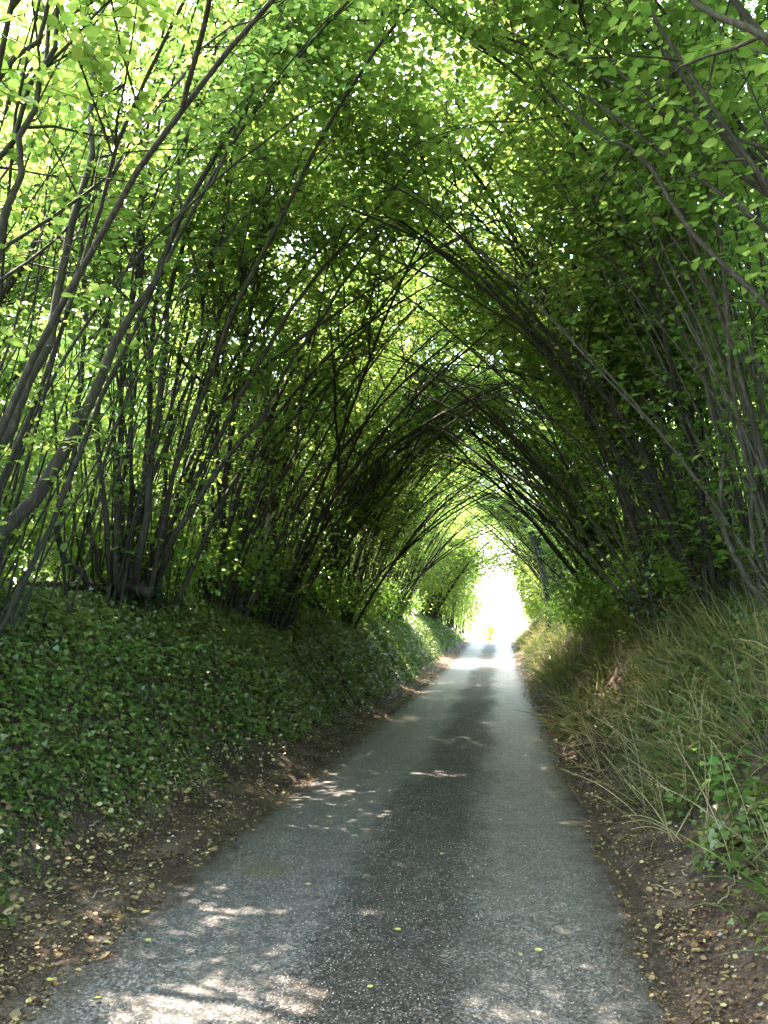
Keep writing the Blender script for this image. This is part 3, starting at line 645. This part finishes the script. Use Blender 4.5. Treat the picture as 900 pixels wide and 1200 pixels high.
for (x, y) in ((4.4, 5.6), (4.5, 8.4), (4.4, 11.2), (4.3, 14), (4.4, 17), (4.3, 20), (4.3, 23.5), (4.3, 27), (4.2, 31)):
    copy_thing(US, gz(x, y), rng.uniform(0, 6.28), (rng.uniform(.85, 1.2),)*2 + (rng.uniform(.8, 1.3),), 'leafy understorey bush filling the gaps between the right hazels', 'understorey bushes on the right')
for (x, y) in ((-11, 5), (-12.5, 9.5), (-11.5, 19), (-13, 29), (-13, 38)):
    copy_thing((BP1, BP2)[int(y) % 2], gz(x, y), rng.uniform(0, 6.28), (1.25, 1.25, rng.uniform(1.15, 1.5)), 'taller field-edge tree glimpsed between and above the left hazels', 'field-edge trees on the left')
for (x, y) in ((-12.0, 12.5), (-13, 17.5), (-13.5, 22.5)):
    copy_thing((BP1, BP2)[int(y) % 2], gz(x, y), rng.uniform(0, 6.28), (1.5, 1.5, 2.2), 'tall', 'field-edge trees on the left')
for (x, y) in ((10.5, 7), (11, 12), (10.5, 17), (11, 23), (10.5, 29), (11, 36)):
    copy_thing((BP1, BP2)[int(y) % 2], gz(x, y), rng.uniform(0, 6.28), (1.35, 1.35, rng.uniform(1.7, 2.1)), 'taller field-edge tree glimpsed between and above the right hazels', 'field-edge trees on the right')
# low brambles at the foot of the stools
BR1 = clump_plant(gz(-4.5, 12.2), .75, 1.1, 40, 70, rng, 'bramble_bush', 'low bramble at the foot of the left hazels', 'bramble', 'brambles along the left bank', 'weed', shape=LEAF4, lsize=.065, stems=12, trunk_r=.008)
for k, (x, y) in enumerate(((-4.5, 9.2), (-4.9, 14.6), (-4.4, 15.7), (-4.5, 18.6), (-4.3, 21), (-4.4, 24), (-4.3, 28), (-4.4, 33), (-4.9, 5.8), (-4.6, 11.0), (-4.7, 13.2), (-4.5, 26), (-4.4, 30.5))):
    copy_thing(BR1, gz(x, y), rng.uniform(0, 6.28), (rng.uniform(.8, 1.3),)*3)
BR2 = clump_plant(gz(3.1, 10.9), .8, 1.2, 40, 70, rng, 'bramble_bush', 'low bramble among the grass at the foot of the right hazels', 'bramble', 'brambles along the right bank', 'weed', shape=LEAF4, lsize=.065, stems=12, trunk_r=.008)
for k, (x, y) in enumerate(((3.4, 6.6), (3.2, 13.8), (2.6, 17.5), (2.5, 21.3), (2.4, 25), (2.7, 14.8))):
    copy_thing(BR2, gz(x, y), rng.uniform(0, 6.28), (rng.uniform(.8, 1.3),)*3)
# sunlit growth at the far end
SL = clump_plant(gz(-5.0, 42), 2.2, 7.5, 150, 90, rng, 'hedge_tree', 'sunlit pale green hedge tree left of the bright lane end', 'tree', 'sunlit hedge trees beyond the tunnel', 'hedge', lsize=.15, stems=10)
for (x, y, s) in ((-4.3, 47, 1.0), (-4.1, 52.5, 1.0), (-3.9, 58, 1.0), (-3.8, 65, 1.0), (-3.4, 72, .9), (-7.2, 45, 1.3), (-7.5, 53, 1.3)):
    copy_thing(SL, gz(x, y), rng.uniform(0, 6.28), (s, s, s*rng.uniform(.9, 1.1)))
SR = clump_plant(gz(3.6, 42), 1.9, 6, 130, 90, rng, 'hedge_tree', 'sunlit bush right of the bright lane end behind the leaning trunk', 'bush', 'sunlit bushes right of the lane end', 'hedge', lsize=.15, stems=10)
for (x, y, s) in ((3.2, 48, 1.05), (3.1, 54, 1.0), (3.3, 61, 1.0), (6.0, 46, 1.3)):
    copy_thing(SR, gz(x, y), rng.uniform(0, 6.28), (s, s, s))
clump_plant(gz(-4.4, 47), 3.2, 5.0, 150, 110, rng, 'overhanging_tree', 'sunlit tree leaning from the left bank over the road just past the tunnel', 'tree', None, 'hedge', lsize=.15, stems=12, trunk_r=.10, low=.50, off=3.4)
OV = clump_plant(gz(-4.2, 54), 4.6, 9.0, 190, 110, rng, 'overhanging_tree', 'tall sunlit tree arching over the far end of the lane', 'tree', None, 'hedge', lsize=.16, stems=10, trunk_r=.14, low=.22)
clump_plant(gz(4.4, 63), 4.2, 9.0, 170, 110, rng, 'overhanging_tree', 'sunlit tree reaching over the lane end from its right side, above the white opening', 'tree', None, 'hedge', lsize=.16, stems=10, trunk_r=.12, low=.22)
clump_plant(gz(-2.3, 190), 1.3, 5.0, 24, 40, rng, 'distant_tree', 'faint pale tree standing in the white glare past the end of the lane', 'tree', None, 'hedge', lsize=.4, stems=3, trunk_r=.1)

# ------------------------------------------------------------------ ivy on the left bank
rng = np.random.default_rng(5)
def scatter(n, x0, x1, y0, y1, power=1.0):
    u = rng.random(n); y = y0*(y1/y0)**(u**power); x = rng.uniform(x0, x1, n); return x, y
x, y = scatter(120000, -5.1, -2.6, 2.2, 66)
foot = edge_l(y) - .60 - .16*vnoise(x*0, y, 2.2, 41) - .12*vnoise(x, y, 8, 42)
ok = (x < foot - rng.exponential(.15, len(x)) + .12)
x, y = x[ok], y[ok]
n = ground_n(x, y); z = ground_z(x, y)
C = np.c_[x, y, z] + n*(rng.uniform(.0, .15, len(x))*np.clip((foot[ok]-x)/.7+.1, .08, 1))[:, None]
D = np.c_[n[:, 0], n[:, 1], -np.abs(n[:, 2])*.4] + rng.normal(0, .6, n.shape); Nn = n + np.array([.1, -.15, .55]) + rng.normal(0, .38, n.shape)
sz = rng.uniform(.026, .06, len(x))*(1+np.clip((y-6)/14, 0, 1.4))*np.clip((foot[ok]-x)/.5+.55, .6, 1); rnd = np.clip(rng.beta(2, 2.6, len(x)) + .16*vnoise(x, y, 2.2, 43) + .12*vnoise(x, y, 7, 44), 0, .98)
near = y < 8
g = Geo(); add_leaves(g, IVY, C[near], D[near], Nn[near], sz[near], rnd[near]); add_leaves(g, LEAF4, C[~near], D[~near], Nn[~near], sz[~near], rnd[~near])
g.obj('ivy_ground_cover', 'ivy', kind='stuff', smooth=False, label='dark green ivy carpeting the left bank from hazels to verge')
m = 70; ry_ = 3.0*(16/3.0)**rng.random(m); rx_ = edge_l(ry_) - rng.uniform(.6, 2.1, m); n_ = ground_n(rx_, ry_)
RP = walk(rng, np.c_[rx_, ry_, ground_z(rx_, ry_)] + n_*.05, np.c_[n_[:, 0], rng.normal(0, .6, m), -np.abs(n_[:, 2])*.3] + rng.normal(0, .25, (m, 3)), rng.uniform(.25, .8, m), 7, .22, np.zeros(3))
RP[:, :, 2] = ground_z(RP[:, :, 0], RP[:, :, 1]) + rng.uniform(.02, .14, (m, 1))
g = Geo(); tubes(g, RP, rng.uniform(.002, .005, m)[:, None]*np.linspace(1, .5, 7)[None], 4); g.obj('ivy_runners', 'bark', kind='stuff', label='brown ivy runners and bare stems trailing down the left bank')
m = 2600; dy_ = 2.6*(20/2.6)**rng.random(m); dx_ = edge_l(dy_) - .45 - np.abs(rng.normal(0, .6, m)); n_ = ground_n(dx_, dy_); az = rng.uniform(0, 6.28, m)
g = Geo(); add_leaves(g, LEAF4, np.c_[dx_, dy_, ground_z(dx_, dy_)] + n_*rng.uniform(.02, .16, m)[:, None], np.c_[np.cos(az), np.sin(az), rng.normal(0, .3, m)], n_+rng.normal(0, .4, (m, 3)), rng.uniform(.02, .05, m), np.clip(rng.beta(1.5, 1.8, m), 0, .99))
g.obj('caught_leaves', 'litter', kind='stuff', smooth=False, label='tan dead leaves caught in the ivy of the left bank')
# ivy and leaves low on the right bank
x, y = scatter(22000, 1.1, 3.4, 1.8, 11)
ok = (x > edge_r(y)+.62+.2*vnoise(x, y, 4, 51)+rng.exponential(.15, len(x))) & (vnoise(x, y, 1.7, 52) > -.6 + .09*(y-4)); x, y = x[ok], y[ok]
n = ground_n(x, y); C = np.c_[x, y, ground_z(x, y)] + n*rng.uniform(0, .22, len(x))[:, None]
g = Geo(); add_leaves(g, IVY, C, np.c_[n[:, 0], n[:, 1], -.3*n[:, 2]]+rng.normal(0, .6, n.shape), n+np.array([-.1, -.2, .5])+rng.normal(0, .4, n.shape), rng.uniform(.03, .07, len(x)), np.clip(rng.beta(2, 2.6, len(x)), 0, .97))
g.obj('ivy_undergrowth', 'ivy', kind='stuff', smooth=False, label='dark ivy showing under the grass on the near right bank')

# ------------------------------------------------------------------ grass on the right bank
def blades(geo, P0, D0, L, width, droop, rnd, nseg=5):
    b = len(P0); p = P0; D = norm(D0); pts = [p]
    for k in range(nseg-1):
        D = norm(D + np.array([0, 0, -1.])*droop[:, None] + rng.normal(0, .05, D.shape)); p = p + D*(L/(nseg-1))[:, None]; pts.append(p)
    P = np.stack(pts, 1); s = norm(np.cross(D0, rng.normal(0, 1, D0.shape)))
    wd = (width[:, None]*np.array([1, .95, .8, .5, .08]))[:, :, None]*s[:, None, :]*.5
    V = np.stack([P-wd, P+wd], 2).reshape(-1, 3); i = (np.arange(b)*nseg*2)[:, None] + (np.arange(nseg-1)*2)[None]
    F = np.stack([i, i+1, i+3, i+2], -1).reshape(-1, 4); geo.add(V, [F], np.repeat(rnd, nseg*2))
tx, ty = scatter(2000, .95, 4.4, 2.4, 66)
foot = edge_r(ty) + .45 + .14*vnoise(tx*0, ty, 2.3, 61) + .22*sstep((6.0-ty)/3)
ok = (tx > foot + rng.exponential(.12, len(tx))) & ((ty > 4.5) | (rng.random(len(ty)) < .7)) & (vnoise(tx, ty, 1.5, 66) > -.75); tx, ty = tx[ok], ty[ok]
m = 17; q = np.repeat(np.arange(len(tx)), m); fan = rng.normal(0, 1, (len(q), 2))
spread = rng.uniform(.05, .16, len(tx))[q]; x = tx[q]+fan[:, 0]*spread; y = ty[q]+fan[:, 1]*spread; x = np.maximum(x, edge_r(y)+.25)
P0 = np.c_[x, y, ground_z(x, y)-.02]; lean = np.c_[rng.normal(-.28, .3, len(tx)), rng.normal(-.08, .3, len(tx))][q]
D0 = np.c_[lean + fan*.26 + rng.normal(0, .12, fan.shape), np.ones(len(q))]; hh = rng.uniform(.3, .85, len(tx))[q]*rng.uniform(.55, 1.15, len(q))
tone = np.clip(rng.beta(1.8, 1.5, len(tx))*.95 + .18*vnoise(tx, ty, 1.1, 62), 0, .9)[q]
g = Geo(); blades(g, P0, D0, hh, rng.uniform(.005, .016, len(q))*(1+np.clip((y-6)/12, 0, 1.5)), rng.uniform(.08, .5, len(q)), np.clip(tone+rng.normal(0, .14, len(q)), 0, .99))
g.obj('grass', 'grass', kind='stuff', label='tall half-dry grass leaning down the right bank')
# grass at the top of the left bank
x, y = scatter(9000, -4.9, -2.9, 3.0, 68); ok = ((vnoise(x, y, 1.3, 63) > .05) & (x < -3.35)) | (y > 34); x, y = x[ok], y[ok]
P0 = np.c_[x, y, ground_z(x, y)]; D0 = np.c_[.3+rng.normal(0, .4, len(x)), rng.normal(0, .4, len(x)), np.ones(len(x))]
g = Geo(); blades(g, P0, D0, rng.uniform(.2, .5, len(x)), rng.uniform(.005, .01, len(x)), rng.uniform(.1, .4, len(x)), rng.uniform(0, .45, len(x)))
g.obj('bank_grass', 'grass', kind='stuff', label='green grass growing through the ivy along the left bank top')

# dry straw tufts hanging over the right verge
def straw_tuft(loc, n, label, grp):
    base = np.array(loc); R = root('straw_tuft', base, label, 'grass tuft', grp)
    for k in range(n):
        g = Geo(); d = np.array([rng.normal(-.35, .6), rng.normal(-.15, .65), 1.0]); L = rng.uniform(.35, .9)
        P = walk(rng, (base+np.r_[rng.normal(0, .07, 2), -.02])[None], d[None], np.array([L]), 8, .05, np.array([-.03, -.02, -.10])*rng.uniform(-.2, 1.6))
        tubes(g, P, (rng.uniform(.0028, .005)*np.linspace(1, .5, 8))[None], 4, np.array([rng.random()]))
        if k % 3 == 0:
            m = 14; t = rng.uniform(.75, 1, m)*7; j = np.minimum(t.astype(int), 6); w = (t-j)[:, None]; c = P[0][j]*(1-w)+P[0][j+1]*w
            add_leaves(g, NARROW, c, (P[0][-1]-P[0][-3])[None]*4+rng.normal(0, .35, (m, 3)), rng.normal(0, 1, (m, 3)), rng.uniform(.015, .03, m), rng.random(m))
        g.obj('stalk', 'straw', R, base)
    return R
TL = 'dry straw-coloured grass tuft drooping over the edge of the right verge'
for k, (px, py, d) in enumerate(((700, 905, 8.2), (735, 925, 7.2), (760, 955, 6.2), (790, 985, 5.5), (690, 870, 9.2), (720, 880, 8.4), (672, 845, 11), (655, 820, 13.5), (810, 940, 6.0), (880, 1010, 4.9), (745, 885, 7.8), (648, 800, 16), (775, 905, 7.0), (725, 850, 8), (800, 890, 7), (765, 860, 8), (690, 835, 10), (830, 900, 6), (850, 980, 5), (665, 830, 11), (680, 850, 10), (710, 870, 8), (750, 900, 7), (780, 930, 6), (740, 840, 8), (790, 860, 7), (820, 860, 7), (640, 785, 17), (633, 775, 20))):
    straw_tuft(hit(px, py), 9 if k < 7 else 7, TL, 'dry grass tufts along the right verge')

# ------------------------------------------------------------------ separate small plants
def leafy_plant(base, h, nst, nl, label, cat, group, mat, shape, sname, ls, name):
    base = np.array(base); R = root(name, base, label, cat, group); a = 0
    for k in range(nst):
        d = np.array([rng.normal(-.1, .4), rng.normal(-.25, .4), 1.]); P = walk(rng, base[None]+np.array([[0, 0, -.03]]), d[None], np.array([h*rng.uniform(.7, 1.1)]), 7, .07, np.array([0, 0, -.02]))
        g = Geo(); tubes(g, P, (.005*np.linspace(1, .4, 7))[None], 5); g.obj('stem', 'grass', R, base)
        for i in range(nl):
            t = (.25+.75*(i+.5)/nl)*5.99; j = int(t); c = P[0][j]*(1-t+j)+P[0][min(j+1, 6)]*(t-j); az = i*2.4+rng.normal(0, .3)
            D = np.array([math.cos(az), math.sin(az), .1]); C = c + D*.03
            leaf_object(sname, shape, mat, C, D+np.array([0, 0, -.35]), np.array([0, -.25, 1.])+rng.normal(0, .2, 3), ls*rng.uniform(.7, 1.2), R, base, a); a += 1
    return R
leafy_plant(hit(850, 945), .50, 3, 7, 'pale green sapling with lobed leaves low on the near right bank', 'sapling', None, 'sapling', MAPLE, 'maple', .085, 'maple_sapling')
wl = 'small leafy weed with mid-green leaves growing out of the right bank'
for (px, py, d) in ((880, 930, 4.4), (830, 870, 5.6), (875, 870, 5.2), (795, 880, 6.6), (890, 960, 4.2), (705, 770, 12), (760, 800, 9), (780, 830, 7), (850, 800, 6), (880, 780, 6), (720, 830, 8), (690, 790, 12), (820, 770, 8), (740, 760, 12), (885, 850, 5), (870, 970, 5), (800, 920, 6)):
    leafy_plant(hit(px, py), rng.uniform(.3, .5), 3, 7, wl, 'weed', 'leafy weeds on the right bank', 'weed', LEAF4, 'weed', .075, 'weed_plant')
wl = 'upright bright green weed standing up from the ivy at the top of the left bank'
for k in range(16):
    yy = rng.uniform(4.6, 8.5); leafy_plant(gz(rng.uniform(-4.2, -3.4), yy), rng.uniform(.3, .55), 3, 9, wl, 'weed', 'green weeds on the left bank top', 'weed', NARROW, 'narrow', .1, 'weed_plant')

for k in range(26):
    yy = 3.6*(14/3.6)**rng.random(); leafy_plant(gz(float(edge_l(np.array(yy)))-rng.uniform(.75, 1.9), yy), rng.uniform(.14, .3), 3, 5, 'w', 'weed', 'leafy weeds in the ivy', 'weed', LEAF4, 'weed', .065, 'weed_plant')
# ------------------------------------------------------------------ dead wood, twigs, stones
def dead_branch(pts, r0, r1, label, name='dead_branch', mat='deadwood', group=None):
    b = np.asarray(pts[0], float); g = Geo(); P, r = traced(pts, r0, r1, 12, 1.0); P = .5*P + .5*catmull(pts, 12); r = r*(1+rng.normal(0, .06, 12)); tubes(g, P[None], r[None], 8)
    i = np.arange(8); g.F.append(i[None][:, ::-1]); g.F.append((i+88)[None])
    o = g.obj(name, mat, None, b); return tag(o, label, 'branch', group)
dead_branch([gz(-4.25, 12.4)+np.array([0, 0, -.1]), at(306, 660, 12.4), at(312, 630, 12.4), at(314, 600, 12.4)], .045, .03, 'pale broken upright stem standing between the left hazels')
dead_branch([gz(-4.35, 12.1), at(290, 652, 12.1), at(308, 625, 12.0), at(322, 600, 11.9)], .035, .02, 'short pale broken limb leaning against the upright dead stem')
dead_branch([gz(-4.1, 11.9), at(303, 668, 11.9), at(315, 650, 11.8), at(324, 640, 11.8)], .04, .03, 'dark stubby broken limb beside the pale dead stems on the left bank', mat='darkbark')
q = at(92, 686, 7.9); dead_branch([q+np.array([-.75, .1, -.03]), q, q+np.array([.6, 0, -.02]), q+np.array([.85, 0, -.1])], .045, .06, 'dark horizontal limb lying at the foot of the broad left stool', mat='darkbark')
tw = 'bare brown twig fallen on the dirt verge'
TWG = []
for k in range(14):
    left = k % 2 == 0; yy = 2.9*(12/2.9)**rng.random(); xx = edge_l(np.array(yy)) - rng.uniform(.1, .9) if left else edge_r(np.array(yy)) + rng.uniform(.08, .5)
    p = gz(float(xx), yy)+np.array([0, 0, .012]); a = rng.uniform(0, 6.28); L = rng.uniform(.12, .4); dv = np.array([math.cos(a), math.sin(a), 0])
    e1 = p+dv*L*.5+rng.normal(0, .02, 3); e2 = p+dv*L
    for e in (e1, e2): e[2] = float(ground_z(e[0], e[1]))+.012
    dead_branch([p, e1, e2], .005, .003, tw+(' left of the lane' if left else ' right of the lane'), 'twig', 'deadwood' if k % 3 else 'bark', 'fallen twigs on the left verge' if left else 'fallen twigs on the right verge')
# stray pale stones on the verges
def stone_mesh(k):
    r = np.random.default_rng(k); a = (1+5**.5)/2
    V = norm(np.array([(-1, a, 0), (1, a, 0), (-1, -a, 0), (1, -a, 0), (0, -1, a), (0, 1, a), (0, -1, -a), (0, 1, -a), (a, 0, -1), (a, 0, 1), (-a, 0, -1), (-a, 0, 1)], float))
    F = np.array([(0, 11, 5), (0, 5, 1), (0, 1, 7), (0, 7, 10), (0, 10, 11), (1, 5, 9), (5, 11, 4), (11, 10, 2), (10, 7, 6), (7, 1, 8), (3, 9, 4), (3, 4, 2), (3, 2, 6), (3, 6, 8), (3, 8, 9), (4, 9, 5), (2, 4, 11), (6, 2, 10), (8, 6, 7), (9, 8, 1)])
    g = Geo(); g.add(V*r.uniform(.7, 1.2, (12, 1))*np.array([1.2, .9, .6]), [F], np.full(12, r.random())); return g.mesh('stone', 'stone', smooth=False)
SM = [stone_mesh(k) for k in range(5)]
for k in range(60):
    left = k % 2; yy = 2.6*(10/2.6)**rng.random(); xx = float(edge_l(np.array(yy))) - rng.uniform(.0, .95) if left else float(edge_r(np.array(yy))) + rng.uniform(.02, .6)
    o = bpy.data.objects.new('stone', SM[k % 5]); COL.objects.link(o); p = gz(xx, yy); s = rng.uniform(.008, .018); o.location = (p[0], p[1], p[2]+s*.3); o.scale = (s, s, s); o.rotation_euler = (rng.uniform(-.3, .3), 0, rng.uniform(0, 6.28))
    tag(o, 'small pale stone in the dirt of the left verge' if left else 'small pale stone in the dirt of the right verge', 'stone', 'stones on the left verge' if left else 'stones on the right verge')
# loose grit down the middle of the road
m = 5200; yy = 2.4*(16/2.4)**rng.random(m); xx = -.6+rng.normal(0, .42, m)+np.where(rng.random(m) < .3, rng.normal(0, .6, m), 0); xx = np.clip(xx, -2.05, .66)
T4 = norm(np.array([(1, 1, 1), (-1, -1, 1), (-1, 1, -1), (1, -1, -1)], float)); sz = rng.uniform(.0025, .0065, m)
a = rng.uniform(0, 6.28, m); Rz = np.stack([np.stack([np.cos(a), -np.sin(a), 0*a], -1), np.stack([np.sin(a), np.cos(a), 0*a], -1), np.stack([0*a, 0*a, 1+0*a], -1)], 1)
zz = road_z(yy) + .025*(1-((xx+.7)/1.6)**2) - .012*np.exp(-((xx+1.5)/.3)**2) - .012*np.exp(-((xx-.15)/.3)**2)
V = np.einsum('nij,kj->nki', Rz, T4)*sz[:, None, None]*np.array([1, 1, .7]) + np.c_[xx, yy, zz+sz*.3][:, None, :]
g = Geo(); g.add(V.reshape(-1, 3), [(np.array([(0, 1, 2), (0, 3, 1), (0, 2, 3), (1, 3, 2)])[None]+(np.arange(m)*4)[:, None, None]).reshape(-1, 3)], np.repeat(rng.random(m), 4))
g.obj('gravel', 'stone', kind='stuff', smooth=False, label='loose grit along the darker middle strip of the lane')

# ------------------------------------------------------------------ fallen leaves
def litter_points(n):
    yy = 2.3*(40/2.3)**rng.random(n); left = rng.random(n) < .55
    xl = edge_l(yy) - np.abs(rng.normal(.05, .65, n)) + .1; xr = edge_r(yy) + np.abs(rng.normal(.08, .38, n)) - .06
    xx = np.where(left, xl, xr); return xx, yy, left
xx, yy, left = litter_points(11000)
C = np.c_[xx, yy, ground_z(xx, yy)+.012]; inr = (xx > edge_l(yy)) & (xx < edge_r(yy)); C[inr, 2] = road_z(yy[inr])+.02
az = rng.uniform(0, 6.28, len(xx)); D = np.c_[np.cos(az), np.sin(az), rng.normal(0, .15, len(xx))]; Nn = ground_n(xx, yy)+rng.normal(0, .33, (len(xx), 3))
sz = rng.uniform(.010, .034, len(xx))*(1+np.clip((yy-6)/20, 0, 1)); big = rng.random(len(xx)) < .07; sz[big] *= 1.7
px, py, w = project(C); ps = np.where((px > 5) & (px < 895) & (py < 1195) & (py > 0), sz*FPX/np.maximum(w, .5), 0)
o = np.argsort(-ps)[:250]; mk = np.ones(len(xx), bool); mk[o] = False
CURL = (HAZEL[0]*np.array([1, 1, 1]) + np.array([(0, 0, .12), (0, 0, .06), (0, 0, .10), (0, 0, .2), (0, 0, .10), (0, 0, .06), (0, 0, 0)]), HAZEL[1])
g = Geo(); add_leaves(g, CURL, C[mk], D[mk], Nn[mk], sz[mk], np.clip(rng.beta(1.5, 2.2, mk.sum()), 0, .99)); g.obj('leaf_litter', 'litter', kind='stuff', smooth=False, label='small dead leaves and bits scattered over the dirt verges')
bx, by, bl_ = litter_points(24000); okb = (vnoise(bx, by, 3.1, 71) > -.35) | (rng.random(len(bx)) < .3); bx, by = bx[okb], by[okb]
Cb = np.c_[bx, by, ground_z(bx, by)+.006]; inb = (bx > edge_l(by)) & (bx < edge_r(by)); Cb[inb, 2] = np.maximum(road_z(by[inb])+.012, Cb[inb, 2])
az = rng.uniform(0, 6.28, len(bx)); g = Geo()
add_leaves(g, LEAF2, Cb, np.c_[np.cos(az), np.sin(az), rng.normal(0, .25, len(bx))], ground_n(bx, by)+rng.normal(0, .45, (len(bx), 3)), rng.uniform(.006, .024, len(bx)), np.clip(rng.beta(1.0, 2.2, len(bx)), 0, .99))
g.obj('leaf_crumbs', 'litter', kind='stuff', smooth=False, label='crumbled bits of dead leaf in the dirt of both verges')
for a, k in enumerate(o):
    f = leaf_object('litter', CURL, 'litter', C[k], D[k], Nn[k], sz[k], None, np.zeros(3), int(rng.choice(6, p=(.2, .24, .22, .16, .1, .08))), 'fallen_leaf')
    tag(f, 'curled dead leaf lying on the dirt verge left of the lane' if left[k] else 'curled dead leaf lying on the dirt verge right of the lane', 'leaf', 'dead leaves on the left verge' if left[k] else 'dead leaves on the right verge')
for k, (px, py) in enumerate(((238, 975), (874, 947), (120, 1168), (437, 1155), (626, 1113), (295, 973), (640, 943), (357, 1036), (470, 1090), (60, 1150), (176, 1100), (610, 1120), (520, 1000), (585, 960))):
    v = at(px, py, 1.0)-EYE; t = -(CAM_Z-.03)/v[2]; p = EYE+v*t
    if not (-2.2 < p[0] < .8): p[2] = float(ground_z(p[0], p[1]))+.02
    else: p[2] = float(road_z(p[1])) + .028
    az = rng.uniform(0, 6.28)
    f = leaf_object('yellow', CURL, 'yellow', p, np.array([math.cos(az), math.sin(az), 0.]), np.array([0, 0, 1.])+rng.normal(0, .15, 3), rng.uniform(.03, .045), None, np.zeros(3), k, 'fallen_leaf')
    tag(f, 'small yellow leaf lying on the asphalt', 'leaf', 'yellow leaves on the asphalt')

# ------------------------------------------------------------------ which one of its kind: by order along the lane
ORD = ['nearest', 'second nearest', 'third nearest', 'fourth nearest', 'fifth nearest', 'sixth nearest', 'seventh nearest', 'eighth nearest', 'ninth nearest', 'tenth nearest', 'eleventh nearest', 'twelfth nearest', 'thirteenth nearest', 'fourteenth nearest', 'fifteenth nearest', 'sixteenth nearest', 'seventeenth nearest', 'eighteenth nearest', 'nineteenth nearest', 'twentieth nearest'] + ['twenty-' + w + ' nearest' for w in ('first', 'second', 'third', 'fourth', 'fifth', 'sixth', 'seventh', 'eighth', 'ninth')] + ['thirtieth nearest'] + ['thirty-' + w + ' nearest' for w in ('first', 'second', 'third', 'fourth', 'fifth', 'sixth', 'seventh', 'eighth', 'ninth')]
BASE = {'hazels on the far left bank': 'slender many-stemmed hazel in the far half of the left row',
        'hazels on the far right bank': 'slender hazel in the right row before the dark leaning trunk',
        'hazels beyond the leaning trunk': 'hazel on the right bank beyond the dark leaning trunk',
        'second line of hazels on the left': 'hazel of the second line behind the left row',
        'second line of hazels on the right': 'hazel of the second line behind the right row',
        'unseen hazels behind the viewer': 'hazel beside the viewer with its crown over the near road',
        'sunlit bushes behind the left row': 'tall sunlit bush behind the left row of hazels',
        'bushes behind the right row': 'tall leafy bush behind the right row of hazels',
        'field-edge trees on the left': 'taller field-edge tree beyond the left hazels',
        'field-edge trees on the right': 'taller field-edge tree beyond the right hazels',
        'understorey bushes on the left': 'leafy understorey bush between the left hazels',
        'understorey bushes on the right': 'leafy understorey bush between the right hazels',
        'brambles along the left bank': 'low bramble at the foot of the left hazels',
        'brambles along the right bank': 'low bramble in the grass at the foot of the right hazels',
        'sunlit hedge trees beyond the tunnel': 'sunlit pale green hedge tree left of the bright lane end',
        'sunlit bushes right of the lane end': 'sunlit bush right of the bright lane end',
        'dry grass tufts along the right verge': 'straw-coloured grass tuft drooping over the right verge',
        'leafy weeds in the ivy': 'low leafy weed in the ivy slope',
        'leafy weeds on the right bank': 'small mid-green leafy weed on the right bank',
        'green weeds on the left bank top': 'upright bright green weed in the ivy at the left bank top'}
for grp, base in BASE.items():
    mem = sorted((o for o in S.objects if o.get('group') == grp), key=lambda o: o.location.y)
    for k, o in enumerate(mem):
        o['label'] = base if len(mem) == 1 else base + ', ' + (('farthest' if k == len(mem)-1 and k else ORD[k]) + ' of ' + (str(len(mem)) if len(mem) > 2 else 'two'))
